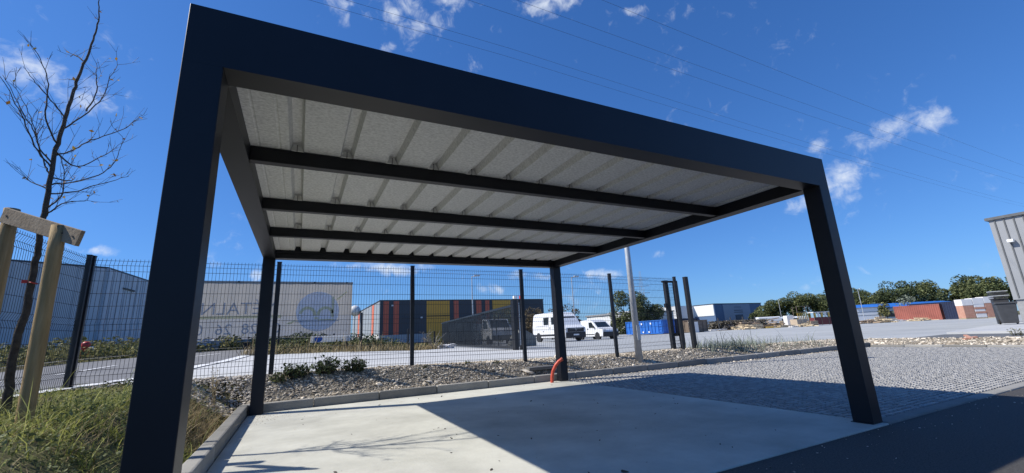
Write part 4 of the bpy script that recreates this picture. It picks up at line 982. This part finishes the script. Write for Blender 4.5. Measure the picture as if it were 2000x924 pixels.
# wheelie bin
bn = thing('wheelie_bin', 'dark grey wheelie bin standing against the ribbed grey building', 'bin', (32.25, 5.88, .27), -1.2)
zz = [(.0, .05), (.06, .95)]
MB().add([(-.26, -.33, .06), (.26, -.33, .06), (.26, .30, .06), (-.26, .30, .06), (-.34, -.42, 1.0), (.34, -.42, 1.0), (.34, .40, 1.0), (-.34, .40, 1.0)], [(3, 2, 1, 0), (4, 5, 6, 7), (0, 1, 5, 4), (1, 2, 6, 5), (2, 3, 7, 6), (3, 0, 4, 7)]).build('tub', M_BIN, bn, bevel=.03)
MB().box(-.38, .38, -.46, .44, 1.0, 1.09).build('lid', M_BIN, bn, bevel=.03)
MB().tube([(-.32, .42, .12), (-.26, .42, .12)], .12, 14).build('wheel', M_TYRE, bn); MB().tube([(.26, .42, .12), (.32, .42, .12)], .12, 14).build('wheel', M_TYRE, bn)
MB().tube([(-.3, .5, .98), (.3, .5, .98)], .02, 8).build('handle', M_BIN, bn)
st = thing('sheet_stack', 'dark metal sheets stacked above and behind the wheelie bin', 'stack', (*far(1958, 24.5), .2), -1.1)
for i in range(6): MB().box(-.35+rnd.uniform(-.05, .05), .35+rnd.uniform(-.05, .05), -.3, .3, 1.42+i*.085, 1.465+i*.085).build('sheet', (M_STEEL, M_BIN, M_GALV)[i % 3], st)
MB().box(-.3, .3, -.25, .25, 0, 1.42).build('crate', M_STEEL, st)

# ---- buildings
gb = thing('grey_building', 'light grey ribbed metal building on a block plinth at the right edge', 'building', (35.6, 6.35, .1))
MB().box(0, 30, -26, 0, 1.45, 5.9).build('wall', M_LGREY, gb)
MB().box(.06, 30, -25.9, -.06, 0, 1.45).build('plinth', M_BLOCK, gb)
for i in range(40):
    y = -.22-i*.36
    MB().box(-.04, .0, y-.028, y+.028, 1.45, 5.88).build('rib', M_SEAM, gb)
MB().box(-.12, 30.1, -26.1, .12, 5.9, 6.05).build('roof_edge', M_SEAM, gb)
MB().box(-.035, .0, -26, .0, 1.40, 1.47).build('sill_flashing', M_LGREY, gb)
fl = MB().box(-.3, -.05, -.75, -.5, 4.5, 4.66).build('floodlight', M_SIGNW, gb, bevel=.02)

yb = thing('striped_hall', 'charcoal industrial hall with red and ochre cladding panels', 'building', (15.1, 88, .3))
BW, BH = 39, 8.75
MB().box(0, BW, 0, 50, 0, BH).build('wall', M_CLADN, yb)
# west gable in pale grey with a low pitch
MB().box(-.05, -.002, .0, 50, 2.0, BH-.15).build('side_cladding', mat('pale_cladding', (.30, .325, .35), rough=.5, var=.05), yb)
MB().box(-.12, -.003, -.0, 50, .0, 1.98).build('side_plinth', mat('white_plinth', (.62, .62, .62), rough=.8), yb)
for y in (7.5, 33): MB().box(-.09, -.051, y, y+3.0, 2.0, BH-.2).build('orange_panel', mat('orange_cladding', (.62, .14, .055), rough=.5), yb)
xr = lambda px: (px-741)/(1064-741)*BW
def fx(px):      # along the facade: same spacing as seen, undone for the receding wall
    k = (px-1000)/817.4; dx = .44053+.89575*k; dy = .86826-.44201*k
    return CAM.x+(88-CAM.y)*dx/dy-15.1
for a, b in ((752, 762), (771, 781), (884, 893), (926, 936), (943, 951), (1004, 1012)): MB().box(fx(a), fx(b), -.08, -.002, 1.7, BH-.1).build('red_panel', M_RED, yb)
for a, b in ((833, 876), (957, 994)): MB().box(fx(a), fx(b), -.10, -.003, .0, BH-.1).build('ochre_panel', M_OCHRE, yb)
MB().box(0, fx(833)-.05, -.12, -.004, 0, 1.75).build('plinth', M_PLINTH, yb)
for s in np.linspace(fx(834), fx(875), 12): MB().box(s, s+.1, -.13, -.10, .0, BH-.12).build('rib', M_OCHRE, yb)
MB().box(fx(833), fx(876), -.16, -.101, 5.3, 5.5).build('trim', mat('dark_trim', (.08, .055, .02), rough=.6), yb)
MB().box(-.1, BW+.1, -.1, 50, BH, BH+.16).build('parapet', M_CLADN, yb)
for px, z in ((767, 7.6), (822, 5.0)): MB().box(fx(px), fx(px)+.35, -.2, -.01, z, z+.3).build('wall_lamp', M_SIGNW, yb)
gl_ = thing('antenna_dome', 'white ball shaped dome on a mast left of the striped hall', 'dome', (*far(691, 112), .5))
MB().tube([(0, 0, -.5), (0, 0, 7.6)], .14, 8).build('mast', M_GALV, gl_)
bm = bmesh.new(); bmesh.ops.create_uvsphere(bm, u_segments=20, v_segments=12, radius=1.45); me = bpy.data.meshes.new('dome'); bm.to_mesh(me); bm.free()
for p in me.polygons: p.use_smooth = False
o = link('dome', me, mat('dome_white', (.66, .66, .64), rough=.6, scale=1, var=.06), gl_); o.location = (0, 0, 8.8)

sh = thing('metal_shed', 'blue grey metal warehouse with a dark door behind the corner fence', 'building', (-18.9, 58.8, 1.0))
K = Vector((0, 0)); A_ = Vector((-30, -17.8)); B_ = Vector((3.0, 37)); BHs = 9.2
poly = [(0, 0), tuple(A_), tuple(A_+B_), tuple(B_)]
MB().prism(poly, 0, BHs, 'z').build('wall', M_CLAD, sh)
dA = A_.normalized(); nA = Vector((dA.y, -dA.x));  nA = nA if nA.y < 0 else -nA
dB = B_.normalized(); nB = Vector((dB.y, -dB.x))
for i in range(1, 30):
    c = dA*i*1.15+nA*.05; MB().bar((c.x, c.y, .1), (c.x, c.y, BHs), .10, .06).build('cladding_rib', M_CLAD, sh)
for i in range(1, 24):
    c = dB*i*1.55+nB*.05; MB().bar((c.x, c.y, .1), (c.x, c.y, BHs), .08, .06).build('cladding_rib', M_CLAD, sh)
c = nA*.05+nB*.05; MB().bar((c.x, c.y, 0), (c.x, c.y, BHs+.05), .25, .25).build('corner_trim', mat('pale_trim', (.36, .40, .45), rough=.5), sh)
a = dB*15.5+nB*.06; b = dB*21+nB*.06; MB().bar((a.x, a.y, 2.2), (b.x, b.y, 2.2), .12, 3.6).build('door', M_STEEL, sh)
a = dB*9+nB*.6; b = dB*23+nB*.6; MB().bar((a.x, a.y, .4), (b.x, b.y, .4), .8, 1.2).build('dock_step', M_BROWN, sh)
a = dB*16.5+nB*.08; b = dB*17.6+nB*.08; MB().bar((a.x, a.y, 6.3), (b.x, b.y, 6.3), .1, 1.0).build('vent', M_STEEL, sh)
a = dB*4+nB*.08; b = dB*7+nB*.08; MB().bar((a.x, a.y, 7.5), (b.x, b.y, 7.5), .1, .18).build('light_strip', M_STEEL, sh)
MB().prism([tuple(Vector(q)*1.004) for q in poly], BHs+.002, BHs+.2, 'z').build('roof_edge', M_CLADN, sh)

bb = thing('blue_hall', 'blue and grey distribution hall with a dark loading door in the distance', 'building', (150, 115, 0))
MB().box(0, 30, 0, 40, 0, 9.1).build('wall', M_BLUEB, bb)
MB().box(-.15, -.003, .3, 40, 4.6, 8.95).build('white_side', mat('white_cladding', (.72, .73, .74), rough=.5, var=.03), bb)
MB().box(5.2, 22, -.15, -.002, 0, 8.9).build('grey_panel', mat('hall_grey', (.30, .34, .42), rough=.5), bb)
MB().box(12, 16.6, -.3, -.16, 0, 4.6).build('loading_door', mat('door_navy', (.05, .07, .11), rough=.5), bb)
for z in (5.5, 6.3): MB().box(11.5, 17, -.2, -.155, z, z+.25).build('canopy_line', M_CLADN, bb)
text_on('STORE', 1.3, (11.7, -.17, 7.2), M_PRINT, bb) if False else MB().box(12, 16.4, -.19, -.155, 7.3, 8.1).build('sign_band', mat('sign_grey', (.22, .25, .32), rough=.5), bb)
MB().box(-.2, 30.2, -.2, 40, 9.1, 9.35).build('roof_edge', M_CLADN, bb)
wb = thing('white_hall', 'white hall with a grey blue lower wall left of the blue hall', 'building', (140, 125, 0))
MB().box(0, 14, 0, 45, 4.2, 9.3).build('upper_wall', mat('white_cladding', (.72, .73, .74), rough=.5, var=.03), wb)
MB().box(.2, 13.8, .2, 44.8, 0, 4.2).build('lower_wall', M_BLUEB, wb)
MB().box(5, 13.7, .05, .19, 0, 4.18).build('grey_bay', mat('hall_grey', (.30, .34, .42)), wb)
wb2 = thing('low_white_shed', 'low white shed behind the big green bush', 'building', (86, 90, 0))
MB().box(0, 14, 0, 24, 0, 5.4).build('wall', mat('white_cladding', (.72, .73, .74)), wb2)
MB().prism([(-.3, 5.4), (14.3, 5.4), (14.3, 5.7), (-.3, 5.9)], -.3, 24.3).build('roof', M_LGREY, wb2)
br = thing('blue_roof_shed', 'long low shed with a bright blue roof beyond the timber yard', 'building', (*far(1684, 118), 0), -.55)
MB().box(0, 26, 0, 8, 0, 3.1).build('wall', mat('white_cladding', (.72, .73, .74)), br)
MB().prism([(-.4, 3.1), (8.6, 3.1), (8.6, 3.5), (4.0, 4.6), (-.4, 3.5)], .6, 26.4, 'x').build('roof', M_BLUE, br)
MB().box(1.5, 5, -.12, -.01, .2, 2.2).build('door', M_MAROON, br); MB().box(6, 9.4, -.12, -.01, .8, 2.4).build('dark_opening', M_STEEL, br)
ws = thing('white_cabin', 'small white cabin at the left of the blue roofed shed', 'cabin', (*far(1676, 104), 0), -.55)
MB().box(0, 5, 0, 3, 0, 3.2).build('wall', mat('white_cladding', (.72, .73, .74)), ws, bevel=.05); MB().box(-.2, 5.2, -.2, 3.2, 3.2, 3.4).build('roof', M_LGREY, ws)
for z in (1.4, 2.2): MB().box(-.02, 5.02, -.03, -.002, z, z+.08).build('board_line', M_SEAM, ws)
cb = ['white low boat shaped cover left among the parked shapes', 'white camper body parked beyond the dry hedge', 'white low canopy beyond the timber heap', 'white trailer body beyond the wrapped stack']
for i, (px, d, L_, h) in enumerate([(1482, 108, 5.5, 2.3), (1503, 112, 6, 2.0), (1525, 110, 6, 2.1), (1545, 100, 4, 1.9)]):
    t = thing('parked_trailer', cb[i], 'trailer', (*far(px, d), 0), -.6, 'white bodies beyond the hedge')
    MB().box(0, L_, 0, 2.2, .5, h).build('body', M_WHITE, t, bevel=.2)
    MB().box(.3, L_*.4, -.01, 0, 1.2, 1.6).build('window', M_GLASS, t)
    for x in (1.0, L_-1.2): MB().tube([(x, 0, .35), (x, .25, .35)], .35, 14).build('wheel', M_TYRE, t)

# ---- lamps, pylon, overhead wires
def lamp(label, loc, h, z0=0., arm=.8):
    t = thing('street_lamp', label, 'street lamp', (loc[0], loc[1], T(*loc)+z0))
    MB().tube([(0, 0, 0), (0, 0, h)], [.09, .05], 10).build('pole', M_GALV, t); MB().tube([(0, 0, h-.05), (arm*.5, -arm*.3, h)], .035, 8).build('arm', M_GALV, t)
    MB().box(arm*.2, arm, -arm*.55, -arm*.2, h-.02, h+.12).build('lantern', M_GALV, t, bevel=.03)
lamp('slim street lamp in front of the ochre panels', (17.2, 40.8), 7.2)
lamp('slim street lamp above the reddish shrubs', (29.7, 39.8), 7.3)
lamp('street lamp in front of the left tree belt', far(1528, 120), 7.0)
lamp('street lamp right of the right carport post', far(1688, 100), 7.7)
py_ = thing('pylon', 'faint lattice electricity pylon far beyond the big bush', 'pylon', (*far(1262, 300), 0))
for sx, sy in ((-1, -1), (1, -1), (1, 1), (-1, 1)): MB().tube([(sx*3.5, sy*3.5, 0), (sx*1.0, sy*1.0, 26), (sx*.3, sy*.3, 42)], [.16, .14, .1], 4).build('leg', M_GALV, py_)
for z in (26, 31, 36): MB().bar((-5, 3, z), (5, -3, z), .2, .35).build('cross_arm', M_GALV, py_)
for i in range(8):
    z = 3+i*3; w = 3.5-2.5*z/26; MB().bar((-w, -w, z), (w, -w, z+2.5), .1, .1).bar((w, -w, z), (-w, -w, z+2.5), .1, .1).build('brace', M_GALV, py_)
WL = ['lowest overhead power line just above the carport roof edge', 'second overhead power line above the carport roof', 'third overhead power line crossing the sky', 'fourth overhead power line crossing the sky', 'topmost overhead power line at the upper right']
for i, (y, dz) in enumerate([(15.9, 0), (15.3, .05), (13.0, 0), (12.1, 0), (10.45, 0)]):
    pts = [(x, y+.035*max(0, x-10)*(1 if i < 2 else .35), 16.0+dz+.00022*(x-25)**2) for x in range(-60, 161, 10)]
    tag(MB().tube(pts, .0062, 5, caps=False).build('power_line', M_WIRE), WL[i], 'power line', 'overhead power lines')

# ---- trees, bushes, hedges
def crown_pts(n, rx, ry, rz, lumps=9, seed=0, base=.25):
    r = np.random.default_rng(seed); C = r.normal(0, .45, (lumps, 3)); C[:, 2] = np.clip(C[:, 2], -.6, .8)
    C /= np.maximum(1, np.linalg.norm(C, axis=1, keepdims=True)/.75); R = r.uniform(.28, .5, lumps)
    k = r.integers(0, lumps, n); v = r.normal(0, 1, (n, 3)); v /= np.linalg.norm(v, axis=1, keepdims=True)
    P = C[k]+v*(R[k]*r.uniform(.55, 1.05, n)**.6)[:, None]
    return P*np.array([rx, ry, rz])
def tree_at(name, label, loc, h, rx, m, n, leaf, seed, trunk=.25, cat='tree', group=None, low=.0):
    t = thing(name, label, cat, (loc[0], loc[1], T(*loc)), 0, group)
    rz_ = h*(.5-.5*low); P = crown_pts(n, rx, rx*.8, rz_*1.05, 11, seed); P[:, 2] += h-rz_*.95
    P = P[P[:, 2] > .05]
    mbb = MB().tube([(0, 0, -.2), (.1*trunk, 0, h*.35), (0, .1*trunk, h*.75)], [trunk, trunk*.7, trunk*.25], 7)
    r_ = random.Random(seed)
    for i in range(5):
        a = r_.uniform(0, 6.28); b = Vector((0, 0, h*r_.uniform(.2, .55))); e = b+Vector((math.cos(a)*rx*.55, math.sin(a)*rx*.45, h*.25)); mbb.tube([b, b.lerp(e, .5)+Vector((0, 0, .05*h)), e], [trunk*.4, trunk*.3, trunk*.1], 5)
    mbb.build('trunk', M_BARK, t)
    leaves('crown', P, leaf, m, t)
    return t
tree_at('large_bush', 'big dark green bush behind the lamp pole and blue skip', far(1258, 78), 7.0, 4.2, M_LEAFD, 9000, .34, 3, .12, 'bush')
tree_at('large_bush', 'big green bush just left of the lamp pole', far(1222, 76), 7.2, 3.6, M_LEAFM, 7000, .34, 4, .12, 'bush')
for i, (x, y, h, r, lb) in enumerate([(28.4, 41.5, 4.4, 2.0, 'reddish brown shrub directly behind the small van'), (31.2, 42.5, 4.3, 2.0, 'reddish brown shrub between the street lamp and the green bushes'), (25.2, 42, 4.4, 1.8, 'reddish shrub behind the roof of the tall van'), (21.6, 43, 3.9, 1.8, 'olive shrub left of the tall van')]):
    tree_at('shrub', lb, (x, y), h, r, M_LEAFR if i < 3 else M_LEAFM, 1900, .26, 10+i, .07, 'shrub', 'shrubs behind the vans')
belt = [(1490, 165, 7, 6, 0), (1512, 150, 8.5, 6, 1), (1535, 150, 10.0, 7, 0), (1558, 148, 10.5, 7, 1), (1582, 150, 11, 7, 0), (1606, 146, 11.5, 7, 1), (1628, 150, 11, 8, 0), (1655, 150, 11.5, 8, 0), (1676, 140, 10.5, 7, 1), (1700, 150, 11.0, 7, 0), (1740, 135, 10.5, 6, 1), (1762, 130, 10.8, 6, 0), (1790, 128, 11.5, 6.5, 0), (1812, 126, 10.6, 6, 1), (1850, 140, 6.5, 6, 0), (1880, 120, 9.5, 5.5, 1), (1906, 118, 10.4, 6, 0), (1930, 112, 10.0, 5.5, 1), (1952, 110, 10.5, 6, 0), (1980, 108, 10, 6, 1)]
bl = ['leftmost low tree of the belt beside the blue hall', 'second tree of the belt right of the blue hall', 'tree behind the street lamp in the left belt', 'dense tree in the middle of the left belt', 'tall tree left of the right carport post', 'tallest tree just left of the right carport post', 'tree mostly hidden by the right carport post', 'tree half hidden by the right carport post',
      'tree directly right of the right carport post', 'tree behind the right street lamp', 'first tree of the round group above the blue roof', 'tree above the end of the blue roof', 'broad round tree above the red container', 'right hand tree of the group above the red container', 'low dark tree between the two round groups', 'left tree of the group above the wrapped bricks', 'broad tree above the wrapped bricks', 'tree behind the stacked metal sheets', 'tree beside the edge of the grey building', 'tree mostly behind the grey building']
for i, (px, d, h, r, k) in enumerate(belt):
    tree_at('belt_tree', bl[i], far(px, d), h, r, (M_LEAFD, M_LEAFM)[k], 4200, .55, 40+i, .3, 'tree', 'trees beyond the yard', low=.15)
tree_at('silver_shrub', 'silvery grey shrub behind the top of the red container', far(1778, 100), 5.2, 3.6, M_LEAFS, 1100, .4, 77, .1, 'shrub')
tree_at('silver_shrub', 'dark thicket between the mixed timber and the red container', far(1733, 92), 3.6, 2.0, M_SCRUB, 900, .35, 78, .1, 'shrub')
# dry hedge with posts
n = 9000; s = rng.random(n); a = np.array(far(1388, 82)); b = np.array(far(1492, 84)); xy = a+(b-a)*s[:, None]+rng.normal(0, .6, (n, 2))
stuff(leaves('dry_hedge', np.column_stack([xy, rng.random(n)**1.3*1.6]), .34, M_STRAW and mat('hedge_dry', (.075, .068, .052), (.17, .15, .115), rough=.9, island=.3)), 'brown dry hedge below the blue hall', 'hedge')
hf = thing('post_fence', 'row of dark fence posts along the dry hedge', 'fence', (*far(1390, 80), 0))
for px in (1404, 1428, 1452, 1476): 
    q = far(px, 80); MB().box(-.08, .08, -.08, .08, 0, 2.2).build('post', M_STEEL, hf).location = Vector((q[0], q[1], 0))-Vector(hf.location)
# scrub on the strips across the road
def scrub(label, pts, n, h, m, lf=.10, name='scrub', ex=1.4):
    """pts: quad corners"""
    q = np.array(pts, float); u = rng.random((n, 1)); v = rng.random((n, 1))
    xy = (q[0]*(1-u)+q[1]*u)*(1-v)+(q[3]*(1-u)+q[2]*u)*v
    cl = .45+.55*np.sin(xy[:, 0]*1.7+np.sin(xy[:, 1]*1.1))*np.sin(xy[:, 1]*1.3+xy[:, 0]*.6)
    z = terr(xy[:, 0], xy[:, 1])+rng.random(n)**ex*h*(.35+.65*cl)
    return stuff(leaves(name, np.column_stack([xy, z]), lf, m), label, 'scrub')
scrub('rough green weeds between the drive and the striped hall', [(-.6, 15.0), (8.3, 22.6), (10.8, 33), (-.5, 24)], 26000, .42, M_SCRUB, .13)
scrub('weedy verge across the road below the metal shed', [(-17.3, 2.6), (-1.5, 19.5), (-3, 26), (-30, 16)], 32000, .75, M_SCRUB, .14)
scrub('dark brambles beneath the banner and behind the white sign', [(-1.0, 18.6), (3.6, 18.4), (6.5, 24), (-1.5, 20.5)], 9000, .75, M_LEAFD, .12)
mk_grass(9000, -1.2, 8.2, 14.2, 24, .30, .02, .6, M_STRAW, 'dry_grass', 'dry grass stalks along the edge of the drive', dens=lambda x, y: np.exp(-((y-np.interp(x, dfx, dfy)-.6)**2)/1.2)*(y > np.interp(x, dfx, dfy)+.1))
db = thing('dead_shrub', 'bare grey dead shrub in front of the sliding gate', 'shrub', (6.9, 20.0, T(6.9, 20)))
m = MB()
for i in range(16):
    a = rnd.uniform(0, 6.28); e = Vector((math.cos(a)*rnd.uniform(.3, .9), math.sin(a)*.4, rnd.uniform(.4, 1.1))); k_ = e*.5+Vector((0, 0, .12)); m.tube([(0, 0, 0), k_, e], [.02, .014, .006], 5)
    for j in range(3): q = k_.lerp(e, rnd.random()); m.tube([q, q+Vector((rnd.uniform(-.25, .25), rnd.uniform(-.2, .2), rnd.uniform(0, .25)))], [.008, .004], 4)
m.build('branches', mat('dead_wood', (.30, .27, .23), rough=.9), db)
rp = MB()
for i in range(9): rp.add([Vector(q)*rnd.uniform(.1, .2)+Vector((rnd.uniform(-.5, .5), rnd.uniform(-.2, .2), .05)) for q in ICO_V], ICO_F)
tag(rp.build('rubble_heap', M_WRAP), 'small heap of white rubble below the sliding gate', 'rubble').location = (8.0, 21.2, T(8, 21.2)+.05)
rp = MB()
for i in range(6): rp.add([Vector(q)*rnd.uniform(.15, .35)+Vector((rnd.uniform(-.6, .6), rnd.uniform(-.2, .2), .1)) for q in ICO_V], ICO_F)
tag(rp.build('stone_heap', M_PLINTH), 'grey stone heap in the verge under the left end of the banner', 'rubble').location = (-3.0, 19.0, T(-3, 19)+.1)
